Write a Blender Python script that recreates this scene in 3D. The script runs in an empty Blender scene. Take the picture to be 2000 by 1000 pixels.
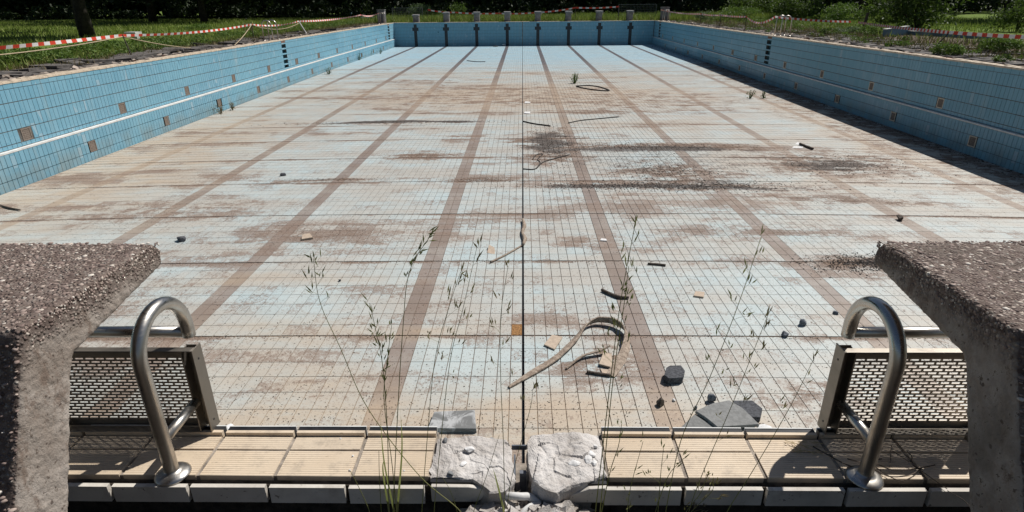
import bpy, math, random
import numpy as np
from mathutils import Vector, Matrix, noise
random.seed(7); rng = np.random.default_rng(7)
PI = math.pi
C = bpy.context.scene.collection

# ------------------------------------------------------------------ camera, light
F0, PXC, PYC = 1159.0, 1000.0, 500.0
CAMZ = 1.389
sc = bpy.context.scene
d = Vector((20.5, 494.0, -F0)).normalized()
u = Vector((1, .0095, 0)).cross(d).normalized()
r = d.cross(u).normalized()
R = Matrix((r, d, u))                    # camera -> world
cam = bpy.data.cameras.new('camera'); co = bpy.data.objects.new('camera', cam); C.objects.link(co)
co.matrix_world = Matrix.Translation((0, 0, CAMZ)) @ R.to_4x4()
cam.sensor_width = 36; cam.lens = 36*F0/2000; cam.clip_start = .05; cam.clip_end = 1500
sc.camera = co
SUN = Vector((.58, .50, 1.0)).normalized()
w = bpy.data.worlds.new('World'); sc.world = w; w.use_nodes = True
nt = w.node_tree; nt.nodes.clear()
sky = nt.nodes.new('ShaderNodeTexSky'); sky.sky_type = 'NISHITA'; sky.sun_disc = False
sky.sun_elevation = math.asin(SUN.z); sky.sun_rotation = math.atan2(SUN.x, SUN.y)
bg = nt.nodes.new('ShaderNodeBackground'); bg.inputs[1].default_value = .046
ow = nt.nodes.new('ShaderNodeOutputWorld')
nt.links.new(sky.outputs[0], bg.inputs[0]); nt.links.new(bg.outputs[0], ow.inputs[0])
sl = bpy.data.lights.new('sun', 'SUN'); sl.energy = 5.0; sl.angle = math.radians(.53); sl.color = (1, .965, .91)
so = bpy.data.objects.new('sun', sl); C.objects.link(so)
so.rotation_euler = SUN.to_track_quat('Z', 'Y').to_euler()
sc.view_settings.view_transform = 'Standard'; sc.view_settings.look = 'None'
sc.view_settings.exposure = 0.0; sc.view_settings.gamma = 1

# unprojection of measured points of the place on planes z = const, y = const or x = const
def ray(px, py): return R @ Vector((px-PXC, -(py-PYC), -F0))
def G(px, py, z=0):
    v = ray(px, py); t = (z-CAMZ)/v.z; return Vector((v.x*t, v.y*t, z))
def PY(px, py, Y):
    v = ray(px, py); t = Y/v.y; return Vector((v.x*t, Y, CAMZ+v.z*t))
Y0, Y1 = 1.70, 51.7            # pool ends
TY = Y0-.174                    # where the floor's tile rows start (joints every 8 rows)
XL, XR = -10.5, 10.68          # pool sides
def kn(y): return np.clip((34-y)/22, 0, 1)             # the basin deepens slightly towards the near half
def fz(y, x=0.0): return -1.905 + .085*(y-Y0)/(Y1-Y0) - .15*(x/10.5)**2*kn(y)
def zf(y): return 1+.065*kn(y)
def GF(px, py):                # point on the sloping pool floor
    z = -1.88
    for _ in range(6):
        p = G(px, py, z); z = fz(p.y, p.x)
    return p

# ------------------------------------------------------------------ helpers
def prop(o, label=None, cat=None, group=None, kind=None):
    if label: o['label'] = label
    if cat: o['category'] = cat
    if group: o['group'] = group
    if kind: o['kind'] = kind
    return o
def empty(name, loc, label=None, cat=None, group=None, rz=0, kind=None):
    o = bpy.data.objects.new(name, None); C.objects.link(o); o.location = loc; o.rotation_euler = (0, 0, rz)
    o.empty_display_size = .1
    return prop(o, label, cat, group, kind)
def link(name, me, mats, parent=None, loc=None):
    if not isinstance(mats, (list, tuple)): mats = [mats]
    if len(me.materials) == 0:
        for m in mats: me.materials.append(m)
    o = bpy.data.objects.new(name, me); C.objects.link(o)
    if parent: o.parent = parent
    if loc is not None: o.location = loc
    return o
def npmesh(name, V, Fq, mi=None, smooth=False):
    me = bpy.data.meshes.new(name)
    V = np.asarray(V, dtype=np.float32); Fq = np.asarray(Fq, dtype=np.int32); k = Fq.shape[1]
    me.vertices.add(len(V)); me.vertices.foreach_set('co', V.ravel())
    me.loops.add(Fq.size); me.loops.foreach_set('vertex_index', Fq.ravel())
    me.polygons.add(len(Fq)); me.polygons.foreach_set('loop_start', np.arange(0, Fq.size, k, dtype=np.int32))
    if mi is not None: me.polygons.foreach_set('material_index', np.asarray(mi, dtype=np.int32))
    me.update(calc_edges=True)
    me.polygons.foreach_set('use_smooth', np.full(len(Fq), bool(smooth)))
    return me
class MB:
    def __init__(s): s.v = []; s.f = []; s.m = []
    def add(s, vs, fs, mi=0):
        b = len(s.v); s.v += [tuple(v) for v in vs]; s.f += [tuple(b+i for i in f) for f in fs]; s.m += [mi]*len(fs)
    def box(s, a, b, mi=0, M=None):
        (x0, y0, z0), (x1, y1, z1) = a, b
        vs = [Vector(p) for p in ((x0,y0,z0),(x1,y0,z0),(x1,y1,z0),(x0,y1,z0),(x0,y0,z1),(x1,y0,z1),(x1,y1,z1),(x0,y1,z1))]
        if M is not None: vs = [M @ v for v in vs]
        s.add(vs, [(0,3,2,1),(4,5,6,7),(0,1,5,4),(1,2,6,5),(2,3,7,6),(3,0,4,7)], mi)
    def bar(s, p, q, wd, th=None, mi=0):
        p = Vector(p); q = Vector(q); th = th or wd; dd = (q-p); L = dd.length
        M = Matrix.Translation(p) @ dd.to_track_quat('Z', 'Y').to_matrix().to_4x4()
        s.box((-wd/2, -th/2, 0), (wd/2, th/2, L), mi, M)
    def tube(s, pts, rad, n=12, mi=0, cap=True):
        pts = [Vector(p) for p in pts]; N = len(pts); rads = rad if isinstance(rad, (list, tuple)) else [rad]*N
        b = len(s.v); prev = None
        for i, p in enumerate(pts):
            t = (pts[min(i+1, N-1)]-pts[max(i-1, 0)]).normalized()
            if prev is None:
                a = Vector((0, 0, 1)) if abs(t.z) < .9 else Vector((1, 0, 0)); x = a.cross(t).normalized()
            else: x = (prev - t*prev.dot(t)).normalized()
            prev = x; y = t.cross(x)
            for k in range(n):
                q = p + (x*math.cos(2*PI*k/n)+y*math.sin(2*PI*k/n))*rads[i]; s.v.append(tuple(q))
        for i in range(N-1):
            for k in range(n):
                s.f.append((b+i*n+k, b+i*n+(k+1) % n, b+(i+1)*n+(k+1) % n, b+(i+1)*n+k)); s.m.append(mi)
        if cap:
            s.f.append(tuple(b+k for k in range(n-1, -1, -1))); s.m.append(mi)
            s.f.append(tuple(b+(N-1)*n+k for k in range(n))); s.m.append(mi)
    def lathe(s, prof, c=(0, 0, 0), n=28, mi=0, M=None):
        b = len(s.v); c = Vector(c)
        for (rr, z) in prof:
            for k in range(n):
                q = Vector((rr*math.cos(2*PI*k/n), rr*math.sin(2*PI*k/n), z))
                if M is not None: q = M @ q
                s.v.append(tuple(c+q))
        for i in range(len(prof)-1):
            for k in range(n):
                s.f.append((b+i*n+k, b+i*n+(k+1) % n, b+(i+1)*n+(k+1) % n, b+(i+1)*n+k)); s.m.append(mi)
    def prism(s, poly, z0, z1, mi=0, M=None, taper=1.0):
        n = len(poly); cx = sum(p[0] for p in poly)/n; cy = sum(p[1] for p in poly)/n
        vs = [Vector((x, y, z0)) for x, y in poly]+[Vector((cx+(x-cx)*taper, cy+(y-cy)*taper, z1)) for x, y in poly]
        if M is not None: vs = [M @ v for v in vs]
        s.add(vs, [tuple(range(n-1, -1, -1)), tuple(range(n, 2*n))]+[(i, (i+1) % n, n+(i+1) % n, n+i) for i in range(n)], mi)
    def build(s, name, mats, parent=None, smooth=False, loc=None, bevel=0, rebase=False):
        me = bpy.data.meshes.new(name); vs = s.v
        if rebase:
            a = np.array(vs); c = Vector(((a[:,0].min()+a[:,0].max())/2, (a[:,1].min()+a[:,1].max())/2, a[:,2].min()))
            vs = [tuple(Vector(v)-c) for v in vs]; loc = c
        me.from_pydata(vs, [], s.f); me.polygons.foreach_set('material_index', s.m)
        me.polygons.foreach_set('use_smooth', [bool(smooth)]*len(s.f))
        me.update()
        o = link(name, me, mats, parent, loc)
        if bevel:
            b = o.modifiers.new('b', 'BEVEL'); b.width = bevel; b.segments = 2; b.limit_method = 'ANGLE'
        return o
def smoothpath(pts, n=8):
    pts = [Vector(p) for p in pts]; out = []
    P = [pts[0]*2-pts[1]]+pts+[pts[-1]*2-pts[-2]]
    for i in range(1, len(P)-2):
        for k in range(n):
            t = k/n; a, b, c, e = P[i-1], P[i], P[i+1], P[i+2]
            out.append(.5*((2*b)+(c-a)*t+(2*a-5*b+4*c-e)*t*t+(-a+3*b-3*c+e)*t*t*t))
    out.append(pts[-1]); return out

# ------------------------------------------------------------------ node material kit
class NM:
    def __init__(s, name, rough=.8, spec=.3):
        s.m = bpy.data.materials.new(name); s.m.use_nodes = True; s.t = s.m.node_tree
        s.b = s.t.nodes['Principled BSDF']; s.b.inputs['Roughness'].default_value = rough
        s.b.inputs['Specular IOR Level'].default_value = spec
        s._pos = None
    def n(s, typ, **kw):
        x = s.t.nodes.new(typ)
        for k, v in kw.items(): setattr(x, k, v)
        return x
    def put(s, sock, v):
        if hasattr(v, 'links'): s.t.links.new(v, sock)
        elif v is not None:
            if isinstance(v, (tuple, list)) and len(v) == 3 and sock.type == 'RGBA': v = (*v, 1)
            sock.default_value = v
    def pos(s):
        if s._pos is None: s._pos = s.n('ShaderNodeNewGeometry').outputs['Position']
        return s._pos
    def obj(s): return s.n('ShaderNodeTexCoord').outputs['Object']
    def vm(s, op, a, b=None):
        x = s.n('ShaderNodeVectorMath', operation=op); s.put(x.inputs[0], a)
        if b is not None: s.put(x.inputs[1], b)
        return x.outputs['Value'] if op in ('LENGTH', 'DOT_PRODUCT', 'DISTANCE') else x.outputs[0]
    def ma(s, op, a, b=0.0, c=None, clamp=False):
        x = s.n('ShaderNodeMath', operation=op, use_clamp=clamp); s.put(x.inputs[0], a); s.put(x.inputs[1], b)
        if c is not None: s.put(x.inputs[2], c)
        return x.outputs[0]
    def noise(s, vec, scale, detail=3, rough=.55, dist=0.0):
        x = s.n('ShaderNodeTexNoise'); s.put(x.inputs['Vector'], vec); x.inputs['Scale'].default_value = scale
        x.inputs['Detail'].default_value = detail; x.inputs['Roughness'].default_value = rough; x.inputs['Distortion'].default_value = dist
        return x.outputs['Fac']
    def vor(s, vec, scale, feature='F1', out='Distance', rand=1.0):
        x = s.n('ShaderNodeTexVoronoi', feature=feature); s.put(x.inputs['Vector'], vec); x.inputs['Scale'].default_value = scale
        x.inputs['Randomness'].default_value = rand
        return x.outputs[out]
    def white(s, vec):
        x = s.n('ShaderNodeTexWhiteNoise', noise_dimensions='3D'); s.put(x.inputs['Vector'], vec); return x.outputs['Value']
    def mr(s, v, a, b, c=0.0, d=1.0, smooth=True):
        x = s.n('ShaderNodeMapRange'); x.interpolation_type = 'SMOOTHSTEP' if smooth else 'LINEAR'
        s.put(x.inputs[0], v)
        for i, q in enumerate((a, b, c, d)): s.put(x.inputs[i+1], q)
        return x.outputs[0]
    def mix(s, f, a, b, mode='MIX'):
        x = s.n('ShaderNodeMix', data_type='RGBA', blend_type=mode); s.put(x.inputs[0], f)
        s.put(x.inputs[6], a); s.put(x.inputs[7], b); return x.outputs[2]
    def ramp(s, f, stops):
        x = s.n('ShaderNodeValToRGB'); e = x.color_ramp.elements
        while len(e) < len(stops): e.new(.5)
        for el, (p, c) in zip(e, stops): el.position = p; el.color = (*c, 1) if len(c) == 3 else c
        s.put(x.inputs[0], f); return x.outputs[0]
    def sep(s, v):
        x = s.n('ShaderNodeSeparateXYZ'); s.put(x.inputs[0], v); return x.outputs
    def comb(s, x_=0.0, y_=0.0, z_=0.0):
        x = s.n('ShaderNodeCombineXYZ')
        for i, q in enumerate((x_, y_, z_)): s.put(x.inputs[i], q)
        return x.outputs[0]
    def bump(s, h, strength=.4, dist=.01):
        x = s.n('ShaderNodeBump'); x.inputs['Strength'].default_value = strength; x.inputs['Distance'].default_value = dist
        s.put(x.inputs['Height'], h); s.t.links.new(x.outputs[0], s.b.inputs['Normal']); return x
    def color(s, c): s.put(s.b.inputs['Base Color'], c); return s
    def rough(s, v): s.put(s.b.inputs['Roughness'], v)
def simple(name, col, rough=.8, var=.15, scale=20, spec=.3, metal=0, bump=0, bscale=60, objc=False):
    k = NM(name, rough, spec); p = k.obj() if objc else k.pos()
    f = k.mr(k.noise(p, scale, 4), .3, .7, 1-var, 1+var)
    k.color(k.vm('SCALE', (*col,)) if False else k.mix(1.0, col, k.comb(f, f, f), 'MULTIPLY'))
    if metal: k.b.inputs['Metallic'].default_value = metal
    if bump: k.bump(k.noise(p, bscale, 4), bump, .01)
    return k.m

# ---- pool floor tiles and grout
PATCH = [  # (x, y, rx, ry, strength) dirt lying on the floor
 (-1.5, 23.5, 7.5, 4.0, .6), (4.0, 22, 6.0, 3.5, .6), (-4.0, 18.0, 3.9, .26, 1.4), (-5.0, 28, 2.8, 1.6, .4), (3.5, 29, 2.5, .5, .7),
 (.75, 14.8, .95, 2.4, 1.35), (3.2, 14.55, 3.3, .5, 1.35), (2.9, 11.15, 3.0, .36, 1.5), (3.1, 12.3, 1.5, 1.0, 1.0), (6.8, 12.9, 2.2, 1.3, 1.15),
 (-2.3, 13.7, 1.0, .5, 1.2), (-4.0, 11.75, 1.2, .14, 1.2), (-.9, 11.6, .8, .22, 1.1), (4.7, 7.5, 1.0, .35, 1.0), (3.7, 8.7, 2.0, .6, .45),
 (5.6, 10.4, 2.2, .4, .6), (-6.4, 9.8, 2.6, .9, .4), (-3.2, 8.6, 2.0, .7, .25), (-4.6, 21, 2.0, 1.2, .5), (9.4, 20, 1.4, 14, .5), (10.3, 28, .95, 30, 1.5),
 (.9, 8.3, 1.1, .35, .6), (-1.6, 6.6, 1.5, .3, .3), (2.4, 4.6, .7, .3, .7), (3.0, 38.6, 2.8, .25, 1.0), (.85, 4.9, .55, .45, .8), (2.2, 19.8, 2.2, .22, 1.1), (1.5, 17.0, 1.6, .2, .9), (-1.2, 16.0, 1.4, .2, .8)]
DARKP = [(.75, 15.0, .95, 2.3, 1.0), (3.2, 14.35, 3.4, .42, 1.15), (2.9, 11.1, 3.6, .3, 1.15), (4.0, 11.6, 1.6, .7, .75), (6.9, 12.9, 2.0, .9, .85), (4.8, 7.5, .9, .3, .8), (.8, 8.6, .9, .4, .5), (-3.8, 18.05, 3.8, .24, 1.3), (1.0, 22.5, 2.2, .16, .8), (-3.0, 25.5, 2.6, .16, .7), (-3.4, 29.5, 1.6, .2, .6), (3.2, 13.4, 6.0, 4.0, .62), (6.2, 10.0, 3.6, 2.2, .5), (-1.9, 16.5, .9, .14, .7), (5.2, 9.4, 3.0, 2.0, .35), (3.5, 7.2, 3.0, 1.8, .42), (-3.0, 8.4, 3.0, 1.5, .22)]
OCHRE = [(0, 23.4, 10, 4.8, 1.15), (4, 29.5, 5, 2.2, .6), (6.5, 13, 3.5, 5, .5), (3.0, 17.5, 6, 2.0, .45), (-3, 31, 4, 1.5, .5), (4.5, 5.4, 2.5, 1.0, .5), (-9.2, 14, 3.4, 9, 1.1), (-8.5, 24, 1.8, 5, .5), (-.5, 3.95, 5.2, .7, 1.25), (-2.2, 5.6, 2.6, .3, .7), (.6, 3.7, 3.2, .5, 1.0), (-2.2, 4.6, 1.6, .5, .8), (-3.6, 4.9, 2.2, 1.1, .5), (-6.5, 9.4, 1.5, 1.4, .4), (0.5, 31, 1.8, 1.6, .6), (9.3, 17, 1.6, 12, .8), (-3.4, 6.9, 2.5, .25, .6)]
def patches(k, P, lst, warp):
    tot = None
    for (cx, cy, rx, ry, s_) in lst:
        v = k.vm('MULTIPLY', k.vm('SUBTRACT', warp, (cx, cy, 0)), (1/rx, 1/ry, 0))
        m = k.mr(k.vm('LENGTH', v), 1.25, .15, 0, s_)
        tot = m if tot is None else k.ma('MAXIMUM', tot, m)
    return tot
def floor_mat(name, kind):
    k = NM(name, .62, .35); P = k.pos(); X, Y, Z = k.sep(P)
    flat = k.vm('MULTIPLY', P, (1, 1, 0))
    wn = k.n('ShaderNodeTexNoise'); k.put(wn.inputs['Vector'], k.vm('MULTIPLY', P, (.55, 1.4, 0))); wn.inputs['Scale'].default_value = 1.0
    wn.inputs['Detail'].default_value = 4
    warp = k.vm('ADD', flat, k.vm('MULTIPLY', k.vm('SUBTRACT', wn.outputs['Color'], (.5, .5, .5)), (2.6, .9, 0)))
    cell = k.comb(k.ma('FLOOR', k.ma('DIVIDE', X, .125)), k.ma('FLOOR', k.ma('DIVIDE', k.ma('SUBTRACT', Y, TY), .25)), 0.0)
    h1 = k.white(cell); h2 = k.white(k.vm('ADD', cell, (91, 17, 3)))
    # groups of neighbouring tiles differ in row stretches
    grp = k.noise(k.vm('MULTIPLY', cell, (.16, .45, 0)), 1.0, 2)
    bands = k.noise(k.vm('MULTIPLY', P, (.16, .8, 0)), 1.0, 6, .62, .4)
    fine = k.noise(k.vm('MULTIPLY', P, (1.4, 3.6, 0)), 1.0, 7, .7)
    n5 = k.noise(k.vm('MULTIPLY', flat, (.8, 1.3, 1)), 2.6, 8, .8)
    pd = k.ma('MULTIPLY', patches(k, P, PATCH, warp), k.mr(n5, .40, .60, .22, 1.1))
    pk = patches(k, P, DARKP, warp)
    dirt = k.ma('ADD', k.ma('MULTIPLY', pd, k.mr(fine, .34, .62, .4, 1.25)), k.mr(bands, .5, .68, 0.0, .5))
    dirt = k.ma('ADD', dirt, k.mr(k.ma('ADD', grp, k.ma('MULTIPLY', h1, .12)), .45, .78, -.08, .22))
    jd = k.ma('FRACT', k.ma('DIVIDE', k.ma('SUBTRACT', k.ma('ADD', Y, k.ma('MULTIPLY', fine, .0)), TY), 2.0))
    jm = k.ma('MULTIPLY', k.ma('ADD', k.mr(jd, .90, .995, 0, .55), k.mr(jd, .05, .0, 0, .35)), k.mr(k.noise(k.vm('MULTIPLY', P, (.35, .5, 0)), 1, 4, .7), .48, .62))
    jl = k.ma('MULTIPLY', k.mr(jd, .955, .99, 0, 1), k.mr(k.noise(k.vm('MULTIPLY', P, (.3, .5, 0)), 1.3, 3, .7), .5, .58))
    dirt = k.ma('ADD', dirt, k.ma('ADD', jm, k.ma('MULTIPLY', jl, .5)))
    # cleaner towards the deep far end
    dirt = k.ma('MULTIPLY', dirt, k.mr(Y, 31, 40, 1, .22), clamp=True)
    # speckle of grit: fades into average with distance by itself
    sp = k.noise(flat, 62, 3, .7); spc = k.noise(flat, 26, 3, .75)
    thr = k.mr(dirt, 0, 1, .60, .40, smooth=False)
    grit = k.mr(k.ma('SUBTRACT', sp, thr), 0, .05, 0, 1)
    n14 = k.noise(k.vm('MULTIPLY', flat, (1.25, .9, 1)), 13, 9, .82)
    nearb = k.mr(Y, 22, 8, .10, .34)
    cov = k.mr(k.ma('SUBTRACT', k.ma('ADD', k.ma('MULTIPLY', n14, .6), k.ma('MULTIPLY', n5, .4)), k.ma('SUBTRACT', .66, k.ma('MULTIPLY', k.ma('ADD', dirt, nearb), .30))), -.02, .05)
    grit2 = k.mr(k.ma('SUBTRACT', spc, k.ma('ADD', thr, .02)), 0, .04, 0, 1)
    och = k.ma('MULTIPLY', patches(k, P, OCHRE, warp), k.mr(fine, .3, .66, .45, 1.1), clamp=True)
    if kind == 'line': base = k.mix(k.mr(Y, 24, 42), (.265, .225, .205), (.08, .083, .10))
    elif kind == 'grout': base = k.mix(k.mr(Y, 26, 40), (.17, .115, .08), (.22, .25, .26))
    else:
        base = k.mix(h1, (.45, .505, .50), (.49, .535, .525))
        base = k.mix(k.mr(Y, 26, 42), base, (.33, .50, .59))
        base = k.mix(k.mr(k.ma('ADD', grp, k.ma('MULTIPLY', h2, .25)), .55, .80, 0, .45), base, (.42, .545, .585))
    if kind == 'line':
        base = k.mix(k.ma('MULTIPLY', k.mr(k.noise(k.vm('MULTIPLY', P, (1.6, .9, 0)), 1.6, 7, .75), .46, .62, 0, .5), k.mr(Y, 36, 24)), base, (.40, .37, .33))
        fade = k.ma('MULTIPLY', k.mr(k.ma('ABSOLUTE', X), 5.5, 7.2, .25, 1), k.mr(k.noise(k.vm('MULTIPLY', P, (.3, .35, 0)), 1, 4, .65), .4, .6))
        base = k.mix(k.ma('MULTIPLY', k.ma('MULTIPLY', fade, .75), k.mr(Y, 34, 24)), base, (.44, .40, .34))
    wash = k.mr(k.noise(k.vm('MULTIPLY', P, (.5, 1.1, 0)), 1.0, 5, .6), .35, .64, 0.03, .70)
    col = k.mix(k.ma('MULTIPLY', wash, k.mr(Y, 30, 40, 1, .35)), base, (.43, .38, .325) if kind == 'tile' else (.22, .165, .13))
    col = k.mix(k.ma('MULTIPLY', och, .72), col, (.47, .355, .245))
    col = k.mix(k.ma('MULTIPLY', dirt, .2 if kind == 'tile' else .3, clamp=True), col, (.29, .225, .185))
    col = k.mix(k.ma('MULTIPLY', cov, .66 if kind == 'tile' else .4), col, (.235, .165, .128))
    col = k.mix(k.ma('MULTIPLY', grit, .75), col, (.155, .098, .068))
    col = k.mix(k.ma('MULTIPLY', grit2, .6), col, (.19, .13, .095))
    n24 = k.noise(k.vm('MULTIPLY', flat, (1.0, .8, 1)), 19, 9, .85)
    dk = k.mr(k.ma('SUBTRACT', k.ma('ADD', k.ma('MULTIPLY', n24, .65), k.ma('MULTIPLY', n5, .35)), k.ma('SUBTRACT', .69, k.ma('MULTIPLY', pk, .30))), 0, .05)
    col = k.mix(k.ma('MULTIPLY', dk, .85), col, (.075, .064, .058))
    # washed edges of the grit: pale flecks
    pale = k.mr(k.noise(k.vm('ADD', flat, (7, 3, 0)), 75, 2), .66, .72, 0, .35)
    if kind != 'grout': col = k.mix(pale, col, (.55, .55, .52))
    k.color(col); k.rough(k.mr(dirt, 0, .8, .5, .95)); k.bump(k.ma('ADD', k.ma('MULTIPLY', sp, .5), dirt), .35, .003)
    return k.m
M_tile = floor_mat('floor_tile', 'tile'); M_line = floor_mat('lane_line_tile', 'line'); M_grout = floor_mat('floor_grout', 'grout')
def wall_mat(name, dark=False):
    k = NM(name, .34, .5); P = k.pos(); X, Y, Z = k.sep(P)
    cell = k.comb(k.ma('FLOOR', k.ma('DIVIDE', X, .125)), k.ma('FLOOR', k.ma('DIVIDE', k.ma('SUBTRACT', Y, Y0), .125)), k.ma('FLOOR', k.ma('DIVIDE', k.ma('ADD', Z, .135), .25)))
    h = k.white(cell); g = k.noise(k.vm('MULTIPLY', P, (.35, .35, 1.1)), 1.0, 3)
    h9 = k.mr(k.white(k.vm('ADD', cell, (5, 9, 2))), .965, .99, 0, 1)
    base = k.mix(h, (.15, .35, .465), (.195, .40, .515)) if not dark else k.mix(h, (.012, .014, .018), (.02, .022, .027))
    base = k.mix(k.mr(g, .35, .7, 0, .5), base, (.20, .42, .52) if not dark else (.03, .032, .035))
    if not dark:
        base = k.mix(k.ma('MULTIPLY', h9, .6), base, (.36, .49, .56))
        streak = k.mr(k.noise(k.vm('MULTIPLY', P, (3, 3, .25)), 1.0, 5, .65), .52, .72, 0, .35)
        base = k.mix(streak, base, (.36, .44, .44))
        low = k.ma('MULTIPLY', k.mr(Z, -1.45, -1.86), k.mr(k.noise(P, 1.7, 5, .6), .3, .65))
        base = k.mix(k.ma('MULTIPLY', low, .45), base, (.22, .22, .18))
        sp = k.mr(k.noise(P, 38, 3, .7), .68, .74, 0, .35); base = k.mix(sp, base, (.16, .16, .14))
    k.color(base); k.rough(k.mr(g, .3, .7, .28, .6)); k.bump(k.noise(P, 9, 3), .12, .01)
    return k.m
M_wall = wall_mat('wall_tile_blue'); M_walldark = wall_mat('wall_tile_black', True)
M_wgrout = simple('wall_grout', (.13, .125, .115), .9, .35, 6)
M_conc = simple('bare_concrete', (.25, .235, .215), .92, .3, 3, bump=.4, bscale=40)
def beige_mat():
    k = NM('beige_ribbed_tile', .55, .35); P = k.pos()
    h = k.white(k.vm('FLOOR', k.vm('MULTIPLY', P, (4, 8, .1)))) if False else k.noise(P, 2.2, 3)
    c = k.mix(k.mr(h, .3, .7), (.58, .46, .33), (.67, .555, .42))
    oi = k.n('ShaderNodeObjectInfo').outputs['Random']; c = k.mix(k.mr(oi, 0, 1, 0, .3, smooth=False), c, (.50, .44, .36))
    c = k.mix(k.mr(k.noise(P, 14, 6, .7), .47, .74, 0, .7), c, (.36, .30, .235))
    c = k.mix(k.mr(k.noise(k.vm('MULTIPLY', P, (30, 120, 30)), 1, 3, .7), .62, .7, 0, .5), c, (.2, .15, .1))
    k.color(c); k.bump(k.noise(P, 90, 3), .2, .002); return k.m
M_beige = beige_mat()
M_bed = simple('dirty_mortar_bed', (.25, .215, .18), .95, .4, 25, bump=.5)
M_black = simple('black_rubber_strip', (.018, .018, .02), .45, .3, 30)
M_curb = NM('pale_curb_tile', .7)
_k = M_curb; _P = _k.pos()
_c = _k.mix(_k.mr(_k.noise(_P, 5, 4), .35, .65), (.50, .46, .41), (.62, .58, .52))
_c = _k.mix(_k.mr(_k.noise(_P, 45, 3, .7), .64, .7, 0, .8), _c, (.14, .11, .09)); _c = _k.mix(_k.mr(_k.noise(_P, 9, 6, .7), .5, .75, 0, .6), _c, (.28, .24, .2))
_k.color(_c); _k.bump(_k.noise(_P, 80, 4), .4, .003); M_curb = _k.m
def mortar_mat():
    k = NM('broken_white_mortar', .95, .15); P = k.pos()
    c = k.mix(k.mr(k.noise(P, 9, 6, .65), .3, .7), (.40, .365, .335), (.64, .61, .585))
    c = k.mix(k.mr(k.noise(P, 60, 4, .7), .58, .7, 0, .5), c, (.34, .31, .28))
    c = k.mix(k.mr(k.vor(k.vm('ADD', P, (3, 1, 0)), 26), .0, .12, .5, 0), c, (.25, .22, .2))
    X, Y, Z = k.sep(P); c = k.mix(k.mr(Z, -.02, -.05, 0, .75), c, (.27, .235, .20))  # undercut shade painted in: darker and browner towards the bottom
    k.color(c); k.bump(k.ma('ADD', k.noise(P, 40, 6, .7), k.ma('MULTIPLY', k.noise(P, 160, 3), .3)), .8, .008); return k.m
M_mortar = mortar_mat()
def aggregate():
    k = NM('exposed_aggregate_concrete', .93, .2); P = k.pos(); X, Y, Z = k.sep(P)
    vo = k.n('ShaderNodeTexVoronoi'); k.put(vo.inputs['Vector'], k.vm('ADD', P, k.vm('SCALE', P))) if False else k.put(vo.inputs['Vector'], P)
    vo.inputs['Scale'].default_value = 105
    hc = k.sep(vo.outputs['Color'])[0]
    stone = k.ramp(hc, [(0, (.10, .07, .062)), (.3, (.21, .155, .135)), (.55, (.29, .225, .195)), (.8, (.36, .29, .24)), (.94, (.50, .44, .38)), (1, (.66, .61, .54))])
    cem = k.mix(k.mr(k.noise(P, 12, 5), .3, .7), (.17, .135, .12), (.27, .225, .20))
    # rough exposed gravel on top and rear; smooth formwork lower on the side faces
    nz = k.sep(k.n('ShaderNodeNewGeometry').outputs['Normal']); nx = k.ma('ABSOLUTE', nz[0])
    side = k.ma('MULTIPLY', k.mr(nx, .5, .8), k.mr(k.ma('ADD', Z, k.ma('MULTIPLY', k.noise(P, 14, 5, .7), .16)), .79, .70))
    dist = k.mr(vo.outputs['Distance'], .12, .55, 0, 1)
    c = k.mix(k.ma('MULTIPLY', dist, .75), stone, (.085, .062, .052))
    c = k.mix(k.mr(k.noise(P, 30, 4, .7), .45, .62, 0, .5), c, cem)
    cs = k.mix(k.mr(k.noise(P, 6, 6, .7), .35, .68), (.27, .225, .19), (.45, .40, .355))
    cs = k.mix(k.mr(k.noise(P, 48, 5, .78), .585, .63, 0, .9), cs, (.12, .09, .07))
    cs = k.mix(k.mr(k.noise(k.vm('MULTIPLY', P, (9, 9, 5)), 1, 8, .78), .52, .62, 0, .8), cs, (.19, .14, .11))
    for sc_, th_ in ((7, .075), (17, .11), (33, .13)):
        pit = k.mr(k.vor(k.vm('ADD', P, k.vm('MULTIPLY', k.comb(k.noise(P, 40, 3), k.noise(P, 33, 3), 0.0), (.02, .02, .02))), sc_), th_, th_*.6)
        cs = k.mix(k.ma('MULTIPLY', pit, .8), cs, (.085, .06, .05))
    c = k.mix(side, c, cs)
    c = k.mix(k.mr(k.noise(k.vm('ADD', P, (4, 4, 4)), 3.2, 6, .7), .5, .7, 0, .45), c, (.10, .085, .07))
    k.color(c)
    ht = k.ma('ADD', k.ma('MULTIPLY', k.ma('SUBTRACT', 1.0, dist), k.ma('SUBTRACT', 1.0, side)), k.ma('MULTIPLY', k.noise(P, 60, 5, .7), .9))
    k.bump(ht, .9, .006); return k.m
M_agg = aggregate()
M_peb = NM('gravel_pebble', .75); _k = M_peb; _oi = _k.n('ShaderNodeNewGeometry').outputs['Random Per Island']
_k.color(_k.ramp(_oi, [(0, (.12, .085, .075)), (.35, (.25, .185, .16)), (.65, (.34, .265, .23)), (.85, (.46, .38, .32)), (1, (.68, .63, .56))])); M_peb = _k.m
def steel(name, base=(.50, .48, .45), rough=.27):
    k = NM(name, rough, .5); P = k.pos(); k.b.inputs['Metallic'].default_value = 1
    n1 = k.noise(k.vm('MULTIPLY', P, (40, 40, 300)), 1, 3); n2 = k.noise(P, 8, 5, .65)
    k.color(k.mix(k.mr(n2, .4, .7, 0, .6), base, (.30, .265, .22))); k.rough(k.mr(k.ma('ADD', n2, k.ma('MULTIPLY', n1, .3)), .4, .9, rough-.05, rough+.22))
    k.bump(n1, .06, .001); return k.m
M_steel = steel('stainless_steel'); M_frame = steel('dull_steel_frame', (.27, .245, .215), .42)
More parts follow.
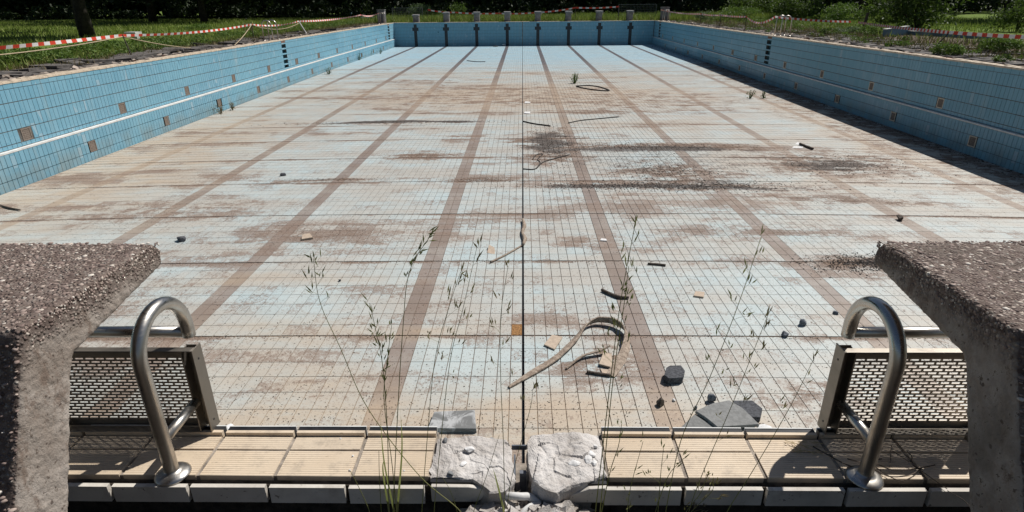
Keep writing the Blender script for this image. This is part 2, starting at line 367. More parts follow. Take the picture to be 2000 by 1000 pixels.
M_slate = simple('grey_paving_slab', (.20, .205, .21), .9, .3, 30, bump=.5, bscale=120)
M_slabpale = NM('mortar_smeared_slab', .9); _k = M_slabpale; _P = _k.pos()
_k.color(_k.mix(_k.mr(_k.noise(_P, 7, 5, .6, .8), .45, .6), (.17, .17, .168), (.42, .42, .42))); _k.bump(_k.noise(_P, 90, 4), .4, .004); M_slabpale = _k.m
M_stone = simple('dark_grey_stone', (.07, .072, .08), .85, .4, 40, bump=.7, bscale=60)
M_stone2 = simple('blue_grey_stone', (.13, .14, .16), .85, .4, 40, bump=.7, bscale=60)
M_white = simple('white_rubble', (.68, .67, .66), .92, .15, 40, bump=.5)
M_tan = simple('tan_tile_shard', (.47, .375, .29), .8, .12, 30)
def wood_mat(name, a, b):
    k = NM(name, .85); P = k.obj(); n_ = k.noise(k.vm('MULTIPLY', P, (1, 1, 1)), 22, 7, .75, 1.0)
    k.color(k.mix(k.mr(n_, .35, .65), a, b)); k.bump(n_, .8, .01); return k.m
M_wood = wood_mat('weathered_rubber_strip', (.17, .125, .095), (.42, .34, .27)); M_bark = wood_mat('dark_bark', (.035, .028, .022), (.13, .10, .08))
M_cable = simple('dark_cable', (.035, .03, .027), .7, .3, 20)
M_palecable = simple('grey_wire', (.25, .23, .21), .7, .3, 20)
M_paver = simple('dark_deck_paver', (.105, .095, .088), .93, .4, 7, bump=.5, bscale=50)
M_reddish = simple('red_brown_setting_bed', (.27, .17, .13), .95, .4, 9, bump=.5)
M_lip = simple('worn_beige_coping', (.60, .50, .385), .7, .2, 6, bump=.2)
M_ledge = simple('white_ledge_tile', (.68, .68, .66), .55, .12, 9)
M_niche = simple('dark_teal_recess', (.035, .10, .12), .6, .3, 12)
M_grille = simple('rusted_grille_frame_lighting', (.22, .18, .15), .85, .3, 60, bump=.5, bscale=200)
M_grframe = simple('cream_frame_lighting', (.62, .54, .42), .8, .2, 30)  # right inlet frames: their brighter light put into the colour
M_tapew = simple('white_tape', (.78, .77, .74), .5, .05, 5); M_taper = simple('red_tape', (.62, .06, .03), .5, .05, 5)
M_rope = simple('tan_rope', (.45, .36, .24), .9, .2, 60)
M_post = simple('rusty_grey_stake', (.09, .075, .062), .8, .4, 30)
M_farconc = simple('grey_far_concrete', (.20, .20, .20), .9, .25, 4, bump=.3)
M_galv = simple('galvanised_wire', (.16, .17, .17), .5, .2, 5, metal=.3)
M_bluewall = simple('faded_blue_paint', (.16, .26, .33), .75, .25, 2)
M_palecap = simple('pale_concrete_cap', (.50, .50, .47), .85, .15, 5)
def soil_mat():
    k = NM('ground_soil_grass', .97, .1); P = k.pos(); X, Y, Z = k.sep(P)
    n1 = k.noise(P, .35, 6, .65); n2 = k.noise(P, 6, 6, .75)
    soil = k.mix(k.mr(n2, .3, .7), (.055, .042, .032), (.15, .12, .09))
    grass = k.mix(k.mr(n2, .3, .7), (.07, .12, .02), (.17, .235, .05))
    grass = k.mix(k.mr(n1, .5, .7, 0, .5), grass, (.13, .13, .05))
    gl = k.mr(k.ma('ADD', X, k.ma('MULTIPLY', n1, 3)), -12.2, -13.4); gr = k.mr(k.ma('SUBTRACT', X, k.ma('MULTIPLY', n1, 5)), 13.5, 18)
    gf = k.mr(k.ma('ADD', Y, k.ma('MULTIPLY', n1, -3)), 52.2, 54)
    g = k.ma('MAXIMUM', k.ma('MAXIMUM', gl, gr), gf)
    g = k.ma('MULTIPLY', g, k.mr(n2, .25, .5, .55, 1))
    k.color(k.mix(g, soil, grass)); k.bump(n2, .8, .05); return k.m
M_soil = soil_mat()
M_dark = simple('shade_dark_soil', (.035, .028, .022), .97, .5, 30, bump=.9, bscale=50)  # near-black: shade of trench and curb underside put into the soil colour
def leaf_mat(name, a, b, tr=.25):
    k = NM(name, .6, .25); ri = k.n('ShaderNodeNewGeometry').outputs['Random Per Island']
    col = k.mix(ri, a, b); k.color(col)
    tb = k.n('ShaderNodeBsdfTranslucent'); k.put(tb.inputs[0], k.mix(.5, col, (.12, .2, .02)))
    mx = k.n('ShaderNodeMixShader'); mx.inputs[0].default_value = tr
    k.t.links.new(k.b.outputs[0], mx.inputs[1]); k.t.links.new(tb.outputs[0], mx.inputs[2])
    k.t.links.new(mx.outputs[0], k.t.nodes['Material Output'].inputs[0]); return k.m
M_leafD = leaf_mat('dark_wood_leaf', (.012, .022, .007), (.032, .052, .016), .06)
M_leaf = leaf_mat('weed_leaf', (.07, .13, .025), (.17, .25, .06), .3); M_leafP = leaf_mat('pale_leaf', (.09, .13, .07), (.20, .26, .14))
M_leafM = leaf_mat('shrub_leaf', (.04, .07, .018), (.10, .145, .04), .3)
M_grass = leaf_mat('grass_blade', (.13, .18, .03), (.31, .35, .10), .35); M_dry = leaf_mat('dry_weed', (.13, .10, .05), (.24, .19, .10), .15)
M_stalk = leaf_mat('green_stalk', (.30, .30, .11), (.44, .42, .19), .45); M_seed = leaf_mat('seed_head_husk', (.22, .15, .10), (.42, .32, .22), .45)
M_seedG = leaf_mat('green_seed_head', (.14, .14, .06), (.34, .30, .17), .45)
M_trunk = simple('dark_tree_bark', (.035, .028, .022), .95, .4, 6, bump=.8, bscale=12)

# ================================================================== POOL BASIN
def boxes_np(cen, half, jitter=None):
    """many boxes without bottoms: cen (n,3) is the top centre, half (n,2), depth d"""
    n = len(cen); V = np.zeros((n, 8, 3), np.float32)
    sx = np.array([-1, 1, 1, -1]); sy = np.array([-1, -1, 1, 1])
    return n, V, sx, sy
def tile_sheet(cen, hu, hv, au, av, an, depth=.006, tilt=.0012):
    """cen (n,3) face centres; au/av in-plane axes, an outward normal; each tile a face and four sides"""
    n = len(cen); au, av, an = [np.array(a, np.float32) for a in (au, av, an)]
    hu = np.broadcast_to(hu, n); hv = np.broadcast_to(hv, n); V = np.zeros((n, 8, 3), np.float32)
    t1 = rng.normal(0, tilt, n); t2 = rng.normal(0, tilt, n)
    for i, (a, b) in enumerate(((-1,-1),(1,-1),(1,1),(-1,1))):
        off = hu[:, None]*a*au + hv[:, None]*b*av
        lift = (a*t1*hu/.06+b*t2*hv/.06)[:, None]*an
        V[:, 4+i] = cen+off+lift; V[:, i] = cen+off-depth*an
    F_ = np.array([(4,5,6,7),(0,1,5,4),(1,2,6,5),(2,3,7,6),(3,0,4,7)])
    if np.dot(np.cross(au, av), an) < 0: F_ = F_[:, ::-1]
    Fq = (np.arange(n)[:, None, None]*8+F_[None]).reshape(-1, 4)
    return V.reshape(-1, 3), Fq
def unit_tile(name, au, av, an, hu, hv, depth=.006):
    V, Fq = tile_sheet(np.zeros((1, 3)), hu, hv, au, av, an, depth, 0); return npmesh(name, V, Fq)

floor_o = empty('pool_floor', (0, 0, 0), kind='structure')
def frame_sheet(name, quads, mat, parent=None):
    b = MB()
    for q in quads: b.add(q, [tuple(range(len(q)))])
    return b.build(name, mat, parent)
g_ = .008
def fl(x, y, dz=0): return (x, y, fz(y)+dz)
b = MB()
for xs_ in (np.linspace(XL+.02, -.011, 14), np.linspace(.011, XR-.02, 14)):
    ys_ = np.linspace(Y0-.01, Y1, 34); n_ = len(ys_); vs = [(x, y, fz(y, x)-g_) for x in xs_ for y in ys_]
    b.add(vs, [(i*n_+j, (i+1)*n_+j, (i+1)*n_+j+1, i*n_+j+1) for i in range(len(xs_)-1) for j in range(n_-1)])
b.build('grout_bed', M_grout, floor_o)
b = MB(); b.add([fl(-.011, Y0, -.03), fl(.011, Y0, -.03), fl(.011, Y1, -.03), fl(-.011, Y1, -.03)], [(0,1,2,3)])
for x in (-.011, .011): b.add([fl(x, Y0, -.03), fl(x, Y1, -.03), fl(x, Y1, -.004), fl(x, Y0, -.004)], [(0,1,2,3)])
b.build('expansion_joint', M_black, floor_o)
cols = [i for i in range(-84, 85) if XL+.1 < (i+.5)*.125 < XR-.1]
tiles = []
for j in range(201):
    yy = TY+.125+.25*j; jn = (j % 8 == 0)
    for i in cols:
        xc = (i+.5)*.125; hx = .0588
        if i == 0: xc += .004; hx -= .005
        if i == -1: xc -= .004; hx -= .005
        tiles.append((xc, yy+(.009 if jn else 0), hx, .1218-(.009 if jn else 0), 1 if any(abs(xc-L) < .125 for L in (-8.75,-6.25,-3.75,-1.25,1.25,3.75,6.25,8.75)) else 0))
T = np.array(tiles)
miss = (np.abs(T[:,0]+.0665) < .04) & (np.abs(T[:,1]-G(1010, 642, -1.895).y) < .125)
T = T[~miss]
# a few tiles have come loose at the right
vis = (T[:,1] < 8) & (np.abs(T[:,0]) < 3.4)
order = np.argsort(T[:,1]+np.abs(T[:,0])*.35)
near = set(order[:285].tolist())
ut = unit_tile('tile', (1,0,0), (0,1,0), (0,0,1), .0588, .1218); ut.materials.append(M_tile)
ul = unit_tile('line_tile', (1,0,0), (0,1,0), (0,0,1), .0588, .1218); ul.materials.append(M_line)
for q in near:
    x, y, hx, hy, ln = T[q]
    o = link('line_tile' if ln else 'tile', ul if ln else ut, None, floor_o, (x, y, fz(y, x)+rng.normal(0, .0002)))
    o.rotation_euler = (rng.normal(0, .0009)+.0017, rng.normal(0, .0012), 0)
    o.scale = (hx/.0588, hy/.1218, 1)
rest = np.array([q for q in range(len(T)) if q not in near])
TR = T[rest]; cen = np.stack([TR[:,0], TR[:,1], fz(TR[:,1], TR[:,0])+rng.normal(0, .00012, len(TR))], 1)
V, Fq = tile_sheet(cen, TR[:,2], TR[:,3], (1,0,0), (0,1,0), (0,0,1), .006, .00018)
o = link('tile_field', npmesh('tile_field', V, Fq, np.repeat(TR[:,4].astype(int), 5)), [M_tile, M_line], floor_o); o['kind'] = 'stuff'
# exposed fibre where one tile is missing
p = G(1010, 642, -1.895); b = MB(); b.box((-.125, p.y-.12, fz(p.y)-.0075), (-.012, p.y+.12, fz(p.y)-.003)); b.build('exposed_fibre_patch', simple('brown_fibre', (.27, .14, .055), .95, .5, 60, bump=.8), floor_o)

# ---- walls
ROWS = [(-.012, -.125)]+[(-.13-.25*i, -.37-.25*i) for i in range(4)]+[(-1.13, -1.205)]
ZL = -1.215
LROWS = [(ZL-.035, ZL-.27), (ZL-.275, ZL-.515), (ZL-.52, -1.93)]
STEP = .09                        # the lower wall stands out below the ledge
inl_up = [12.4+3.27*k for k in range(12)]; inl_lo = [14.1+3.27*k for k in range(11)]
niches = [27.45, 49.6]
def side_wall(sign, X, label):
    w_ = empty('pool_wall', (X, (Y0+Y1)/2, fz((Y0+Y1)/2)), label, 'pool wall')
    L = w_.location; nx = -sign
    def put(name, mb, mat, **k):
        o = mb.build(name, mat, w_, **k); o.location = -L; return o
    b = MB(); x0, x1 = sorted((X+sign*.006, X+sign*.35)); 
    # core with open recesses
    ys = [Y0-.3]
    for n_ in niches: ys += [n_-.28, n_+.28]
    ys.append(Y1+.3)
    for a, c in zip(ys[0::2], ys[1::2]): b.box((x0, a, -2.3), (x1, c, -.03))
    xb0, xb1 = sorted((X+sign*.13, X+sign*.35))
    for n_ in niches: b.box((xb0, n_-.28, -2.3), (xb1, n_+.28, -.03))
    put('wall_core', b, M_wgrout)
    xs = X+nx*STEP; b = MB(); x0, x1 = sorted((xs+sign*.006, X+sign*.02)); ys_ = np.linspace(Y0, Y1, 41)
    for ya, yb in zip(ys_, ys_[1:]): b.box((x0, ya, -2.3), (x1, yb-.0001, (ZL-.035)*zf((ya+yb)/2))); put('lower_core', b, M_wgrout)
    b = MB(); x0, x1 = sorted((xs-sign*.004, X+sign*.008)); vs = []
    for y in ys_: vs += [(x0, y, ZL*zf(y)-.035), (x1, y, ZL*zf(y)-.035), (x1, y, ZL*zf(y)), (x0, y, ZL*zf(y))]
    b.add(vs, [(4*i+k, 4*i+(k+1) % 4, 4*i+4+(k+1) % 4, 4*i+4+k) for i in range(len(ys_)-1) for k in range(4)]); put('ledge', b, M_ledge)
    up = []
    def blocked(y, z0, z1):
        for n_ in niches:
            if abs(y-n_) < .3 and z1 > -1.2: return True
        for n_ in inl_up:
            if abs(y-n_) < .14 and z0 > -1.08 and z1 < -.9: return True
        return False
    def blocked2(y, z0):
        return any(abs(y-n_) < .14 and -1.5 < z0 < -1.48 for n_ in inl_lo)
    for (z0, z1) in ROWS:
        wd = .25 if z0 > -.1 else .125
        for j in range(int(50/wd)):
            y = Y0+wd*(j+.5)
            if not blocked(y, z0, z1): up.append((X, y, (z0+z1)/2, wd/2-.005, (z0-z1)/2-.003))
    for (z0, z1) in LROWS:
        for j in range(400):
            y = Y0+.125*(j+.5)
            if not blocked2(y, z0): up.append((xs, y, (z0+z1)/2,   .0575, (z0-z1)/2-.003))
    U = np.array(up); U[:,4] *= zf(U[:,1]); U[:,2] *= zf(U[:,1])
    cand = np.where(U[:,1] > (12.2 if sign < 0 else 12.2))[0]; near_ = cand[np.argsort(U[cand,1])][:290]
    ns = set(near_.tolist())
    meshes = {}
    for q in near_:
        x, y, z, hu, hv = U[q]; key = (round(hu, 3), round(hv, 3))
        if key not in meshes:
            meshes[key] = unit_tile('tile', (0,1,0), (0,0,1), (nx,0,0), hu, hv); meshes[key].materials.append(M_wall)
        o = link('tile', meshes[key], None, w_, Vector((x, y, z))-L); o.rotation_euler = (rng.normal(0, .003), rng.normal(0, .002), rng.normal(0, .006))
    rs = np.array([q for q in range(len(U)) if q not in ns]); UR = U[rs]
    V, Fq = tile_sheet(UR[:,:3]-np.array(L), UR[:,3], UR[:,4], (0,1,0), (0,0,1), (nx,0,0), .006, .0006)
    o = link('tile_field', npmesh('tile_field', V, Fq), M_wall, w_); o['kind'] = 'stuff'
    # inlets
    for lst, xx, zc0 in ((inl_up, X, -1.005), (inl_lo, xs, -1.61)):
        for y in lst:
            zc = zc0*zf(y)
            fr = MB(); a = xx+nx*.004; c = xx+sign*.02
            x0, x1 = sorted((a, c))
            for (ya, yb, za, zb) in ((y-.125, y-.1, zc-.125, zc+.125), (y+.1, y+.125, zc-.125, zc+.125), (y-.1, y+.1, zc+.1, zc+.125), (y-.1, y+.1, zc-.125, zc-.1)):
                fr.box((x0, ya, za), (x1, yb, zb))
            f_ = put('inlet_frame', fr, M_grframe if sign > 0 else M_grille)  # difference in light put into colour: cream frames right, brown left
            gb = MB(); x0, x1 = sorted((xx+sign*.004, xx+sign*.02)); gb.box((x0, y-.1, zc-.1), (x1, y+.1, zc+.1))
            for q in range(5): gb.box((min(xx-sign*.0, xx+sign*.01), y-.08, zc-.085+.037*q), (max(xx-sign*.0, xx+sign*.01), y+.08, zc-.07+.037*q))
            g2 = gb.build('inlet_grille', M_grille, f_)
            if zc < -1.5 and rng.random() < .7:
                st = None
    # recessed steps
    for n_ in niches:
        rb = MB(); x0, x1 = sorted((X+sign*.124, X+sign*.13)); rb.box((x0, n_-.275, -1.2), (x1, n_+.275, -.13))
        for q in range(5):
            z = -.13-.215*q
            rb.box((min(X-sign*.004, X+sign*.12), n_-.275, z-.05), (max(X-sign*.004, X+sign*.12), n_+.275, z), 1)
        put('recessed_steps', rb, [M_niche, M_wall])
    # coping: lip stone, channel and outer row
    me1 = MB(); me1.box((-.04, -.122, -.03), (.04, .122, .012)); cm = None
    nseg = 200; far = MB()
    for j in range(nseg):
        y = Y0+.25*(j+.5); near_c = 12 < y < 37
        for (off, wd, z0, z1, mat) in ((.035, .045, -.03, .012, M_lip), (.25, .055, -.04, .006, M_lip)):
            if rng.random() < (.0 if off < .1 else .12): continue
            jz = rng.normal(0, .002 if off < .1 else .004)
            bb = MB() if near_c else far
            bb.box((X+sign*off-wd/1, y-.122, z0+jz), (X+sign*off+wd/1, y+.122, z1+jz))
            if near_c: put('coping_stone', bb, mat)
    o = put('coping_stone_run', far, M_lip); o['kind'] = 'stuff'
    b = MB(); x0, x1 = sorted((X+sign*.009, X+sign*.55)); b.box((x0, Y0, -.12), (x1, Y1, -.032)); put('coping_bed', b, M_reddish)
    return w_
wl = side_wall(-1, XL, 'long left pool wall, pale blue tiles in full sun with a white ledge')
wr = side_wall(1, XR, 'long right pool wall, deep blue tiles in shade above the shadowed floor edge')

# far wall
wf = empty('pool_wall', (0, Y1, fz(Y1)), 'far end pool wall with eight black lane crosses', 'pool wall')
def putf(name, mb, mat, **k):
    o = mb.build(name, mat, wf, **k); o.location = -wf.location; return o
b = MB(); b.box((XL-.3, Y1+.006, -2.1), (XR+.3, Y1+.4, -.02)); putf('wall_core', b, M_wgrout)
b = MB(); b.box((XL-.05, Y1-.03, -.018), (XR+.05, Y1+.35, .012)); putf('coping', b, M_lip)
FW = []; DK = []
for (z0, z1) in ROWS[:-1]+[(-1.13-.25*i, -1.37-.25*i) for i in range(3)]:
    for i in range(-84, 86):
        xc = (i+.5)*.125
        if not XL < xc < XR: continue
        inb = any(abs(xc-L) < .13 for L in (-8.75,-6.25,-3.75,-1.25,1.25,3.75,6.25,8.75)) and z0 < -.1
        inx = any(abs(xc-L) < .25 for L in (-8.75,-6.25,-3.75,-1.25,1.25,3.75,6.25,8.75)) and -.5 < z0 < -.3
        (DK if inb or inx else FW).append((xc, Y1, (z0+z1)/2, .0585, (z0-z1)/2))
FW = np.array(FW); DK = np.array(DK)
V, Fq = tile_sheet(FW[:,:3]-np.array(wf.location), FW[:,3], FW[:,4], (1,0,0), (0,0,1), (0,-1,0), .006, .0006)
o = link('tile_field', npmesh('tile_field', V, Fq), M_wall, wf); o['kind'] = 'stuff'
for L in (-8.75,-6.25,-3.75,-1.25,1.25,3.75,6.25,8.75):
    D_ = DK[np.abs(DK[:,0]-L) < .3]
    V, Fq = tile_sheet(D_[:,:3]-np.array(wf.location), D_[:,3]+.003, D_[:,4]+.003, (1,0,0), (0,0,1), (0,-1,0), .006, .0006)
    link('lane_cross', npmesh('lane_cross', V, Fq), M_walldark, wf)
b = MB(); b.box((-.03, Y1-.004, -1.82), (.03, Y1+.003, -.02)); putf('joint_strip', b, simple('stained_joint', (.20, .18, .15), .9, .3, 5))
for y_, z_ in ((-6.9, -.75),):
    b = MB(); b.lathe([(0, 0), (.06, 0), (.07, -.01), (.045, -.03), (0, -.03)], (y_, Y1+.0, z_), 12, M=Matrix.Rotation(PI/2, 3, 'X')); putf('round_inlet', b, M_niche)

# near wall body (under the coping)
wn_ = empty('pool_wall', (0, 1.7, -1.9), 'near pool edge with beige ribbed coping tiles and pale upright curb tiles', 'pool edge')
def putn(name, mb, mat, **k):
    o = mb.build(name, mat, wn_, **k); o.location = -wn_.location; return o
def nearrange(z):  # solid segments left and right of the broken joint
    return
b = MB(); b.box((XL-.3, 1.50, -2.1), (-.30, Y0, -.02)); b.box((.265, 1.50, -2.1), (XR+.3, Y0, -.02)); b.box((-.30, 1.50, -2.1), (.265, Y0, -.16))
putn('wall_core', b, M_bed)
V = []; 
NT = []
for (z0, z1) in ROWS[1:]+LROWS:
    for i in range(-84, 86):
        xc = (i+.5)*.125
        if XL < xc < XR and not (-.32 < xc < .29 and z0 > -.4): NT.append((xc, Y0+.006, (z0+z1)/2, .0585, (z0-z1)/2))
NT = np.array(NT); V, Fq = tile_sheet(NT[:,:3]-np.array(wn_.location), NT[:,3], NT[:,4], (1,0,0), (0,0,1), (0,1,0), .006, .0006)
o = link('tile_field', npmesh('tile_field', V, Fq), M_wall, wn_); o['kind'] = 'stuff'
b = MB(); b.box((XL-.3, 1.468, -.14), (-.29, 1.651, -.005)); b.box((.266, 1.468, -.14), (XR+.3, 1.651, -.005)); putn('mortar_bed', b, M_bed)
def ribbed(w2, y0, y1, n):   # ribbed tile: small ridges running along X
    b = MB(); L = y1-y0; prof = []
    for q in range(n):
        a = y0+L*q/n; s_ = L/n
        prof += [(a, -.0013), (a+s_*.22, 0), (a+s_*.78, 0), (a+s_*.96, -.0013)]
    prof.append((y1, -.0013)); prof = [(y0, -.02)]+prof+[(y1, -.02)]
    m = len(prof); vs = [(-w2, y, z) for y, z in prof]+[(w2, y, z) for y, z in prof]
    fs = [(i, m+i, m+i+1, i+1) for i in range(m-1)]+[tuple(range(m)), tuple(range(2*m-1, m-1, -1))]
    b.add(vs, fs); return b
W2 = .1187
rib_big = ribbed(W2, -.0575, .0575, 12); rib_small = ribbed(W2, -.031, .031, 6)
def mk(mb, name, mat):
    me = bpy.data.meshes.new(name); me.from_pydata(mb.v, [], mb.f); me.materials.append(mat) if not isinstance(mat, list) else [me.materials.append(q) for q in mat]
    me.polygons.foreach_set('material_index', mb.m); me.update(); return me
m_big = mk(rib_big, 'ribbed_tile', M_beige); m_small = mk(rib_small, 'small_ribbed_tile', M_beige)
nb = MB(); nb.box((-W2, -.018, -.02), (W2, -.005, .014), 0); nb.box((-W2, -.0048, -.02), (W2, .014, .0125), 1); nb.box((-W2, .0142, -.03), (W2, .0185, .015), 2)
m_nose = mk(nb, 'rim_tile', [M_beige, M_black, M_ledge])
cb = MB(); cb.box((-.1185, -.0075, -.062), (.1185, .0075, 0)); m_curb = mk(cb, 'curb_tile', M_curb)
XJ_L = [-.298-.2505*q for q in range(41)]; XJ_R = [.268+.2505*q for q in range(41)]
bev = lambda o, w_: None
for side, xs_ in ((-1, XJ_L), (1, XJ_R)):
    for q, xj in enumerate(xs_):
        x = xj+side*.125
        if abs(x) > 10.4: continue
        jx = 0
        for (nm, me, yy, zz, sd) in (('ribbed_tile', m_big, 1.5225, 0, .0008), ('small_ribbed_tile', m_small, 1.618, 0, .0008), ('rim_tile', m_nose, 1.672, 0, .0008)):
            if nm == 'small_ribbed_tile' and rng.random() < .0: continue
            o = link(nm, me, None, wn_, Vector((x+(.012*side if nm == 'ribbed_tile' and False else 0), yy, zz+rng.normal(0, sd)))-wn_.location)
            o.rotation_euler = (rng.normal(0, .004), rng.normal(0, .003), rng.normal(0, .002))
        xc = x+(-.006 if side < 0 else -.02)
        o = link('curb_tile', m_curb, None, wn_, Vector((xc, 1.4215, -.002+rng.normal(0, .001)))-wn_.location); o.rotation_euler = (rng.normal(0, .01), rng.normal(0, .004), rng.normal(0, .003))
b = MB(); b.box((XL, 1.4345, -.2), (-.16, 1.441, -.012)); b.box((.16, 1.4345, -.2), (XR, 1.441, -.012)); putn('curb_backing', b, M_dark)  # wall below the curb, its shade put into the dark material
b = MB(); b.box((XL, 1.43, -.2), (-.28, 1.46, -.075)); b.box((.28, 1.43, -.2), (XR, 1.46, -.075)); putn('gutter_bottom', b, M_dark)
# broken curb ends beside the mortar
b = MB(); n = 14; pts = [(-.29, -.062), (-.155, -.062)]+[(-.155+.035*math.sin(t*PI/2/6), -.062+.052*(1-math.cos(t*PI/2/6))) for t in range(1, 7)]+[(-.17, -.001), (-.29, 0)]
Mx = Matrix.Translation((0, 1.434, 0)) @ Matrix.Rotation(PI/2, 4, 'X'); b.prism(pts, 0, .015, M=Mx); o = putn('broken_curb_tile', b, M_curb, bevel=.003)
b = MB(); b.prism([(.262, -.062), (.262, -.002), (.205, -.006), (.13, -.04), (.10, -.062)], 0, .015, M=Mx); putn('broken_curb_tile', b, M_curb, bevel=.003)
b = MB(); b.box((-.292, 1.436, -.010), (-.165, 1.450, .004)); b.box((.18, 1.436, -.014), (.262, 1.449, .0)); putn('metal_angle', b, M_black)

# mortar lumps left and right of the joint, each a lump of its own
def lump(name, outline, ztop, zbot, mat, label, cat, seed, amp=.012, group=None, cells=46, parent=None):
    xs = [p[0] for p in outline]; ys = [p[1] for p in outline]; x0, x1, y0, y1 = min(xs), max(xs), min(ys), max(ys)
    cx, cy = (x0+x1)/2, (y0+y1)/2
    n = 150; rings = 46; vs = []; fs = []
    def edge(t):
        q = t*len(outline); i = int(q) % len(outline); f = q-int(q); a = outline[i]; c = outline[(i+1) % len(outline)]
        return a[0]*(1-f)+c[0]*f, a[1]*(1-f)+c[1]*f
    sv = Vector((seed*3.7, seed*1.3, seed))
    for ri in range(rings+1):
        s_ = ri/rings
        for k in range(n):
            ex, ey = edge(k/n)
            if s_ <= .75:
                q = s_/.75; x = cx+(ex-cx)*q; y = cy+(ey-cy)*q; z = ztop-.004*q**6
            else:
                q = (s_-.75)/.25; x = cx+(ex-cx)*(1-.04*q); y = cy+(ey-cy)*(1-.04*q); z = ztop-.004+(zbot-ztop)*q
            p = Vector((x, y, z)); 
            nn = noise.noise((p+sv)*14)*amp + noise.noise((p+sv)*38)*amp*.45 + abs(noise.noise((p+sv)*22))*amp*.5 + noise.noise((p+sv)*70)*amp*.3 + (round(noise.noise((p+sv)*11)*3)/3)*amp*.6 - max(0, .06-abs(noise.noise((p+sv)*9)))*amp*5
            vq = noise.voronoi((p+sv)*11)[1][0]; h_ = noise.cell_vector(vq*37.1); h_ = Vector(h_)-Vector((.5, .5, .5))
            fct = ((p+sv)*11-vq).dot(h_)*amp*1.5 + h_.z*amp*.9
            nn += fct
            if s_ <= .75: z += nn*min(1, (1-s_)*4+.5)
            else: x += nn*1.6; y += noise.noise((p+sv)*17+Vector((9, 9, 9)))*amp*1.4
            vs.append((x-cx, y-cy, z-zbot))
    for ri in range(rings):
        for k in range(n): fs.append((ri*n+k, ri*n+(k+1) % n, (ri+1)*n+(k+1) % n, (ri+1)*n+k))
    me = bpy.data.meshes.new(name); me.from_pydata(vs, [], fs); me.update(); me.polygons.foreach_set('use_smooth', [False]*len(fs))
    o = link(name, me, mat, parent, (cx, cy, zbot))
    if parent is None: prop(o, label, cat, group)
    return o
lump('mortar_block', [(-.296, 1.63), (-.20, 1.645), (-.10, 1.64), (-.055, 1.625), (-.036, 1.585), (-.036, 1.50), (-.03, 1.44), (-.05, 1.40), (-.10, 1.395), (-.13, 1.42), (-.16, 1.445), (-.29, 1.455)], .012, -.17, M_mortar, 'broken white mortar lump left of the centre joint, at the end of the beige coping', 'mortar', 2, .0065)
lump('mortar_block', [(.012, 1.62), (.03, 1.655), (.14, 1.665), (.262, 1.66), (.264, 1.60), (.262, 1.47), (.22, 1.44), (.15, 1.42), (.10, 1.385), (.06, 1.40), (.03, 1.43), (.016, 1.50)], .012, -.17, M_mortar, 'broken white mortar lump right of the centre joint with loose chips on top', 'mortar', 5, .0075)

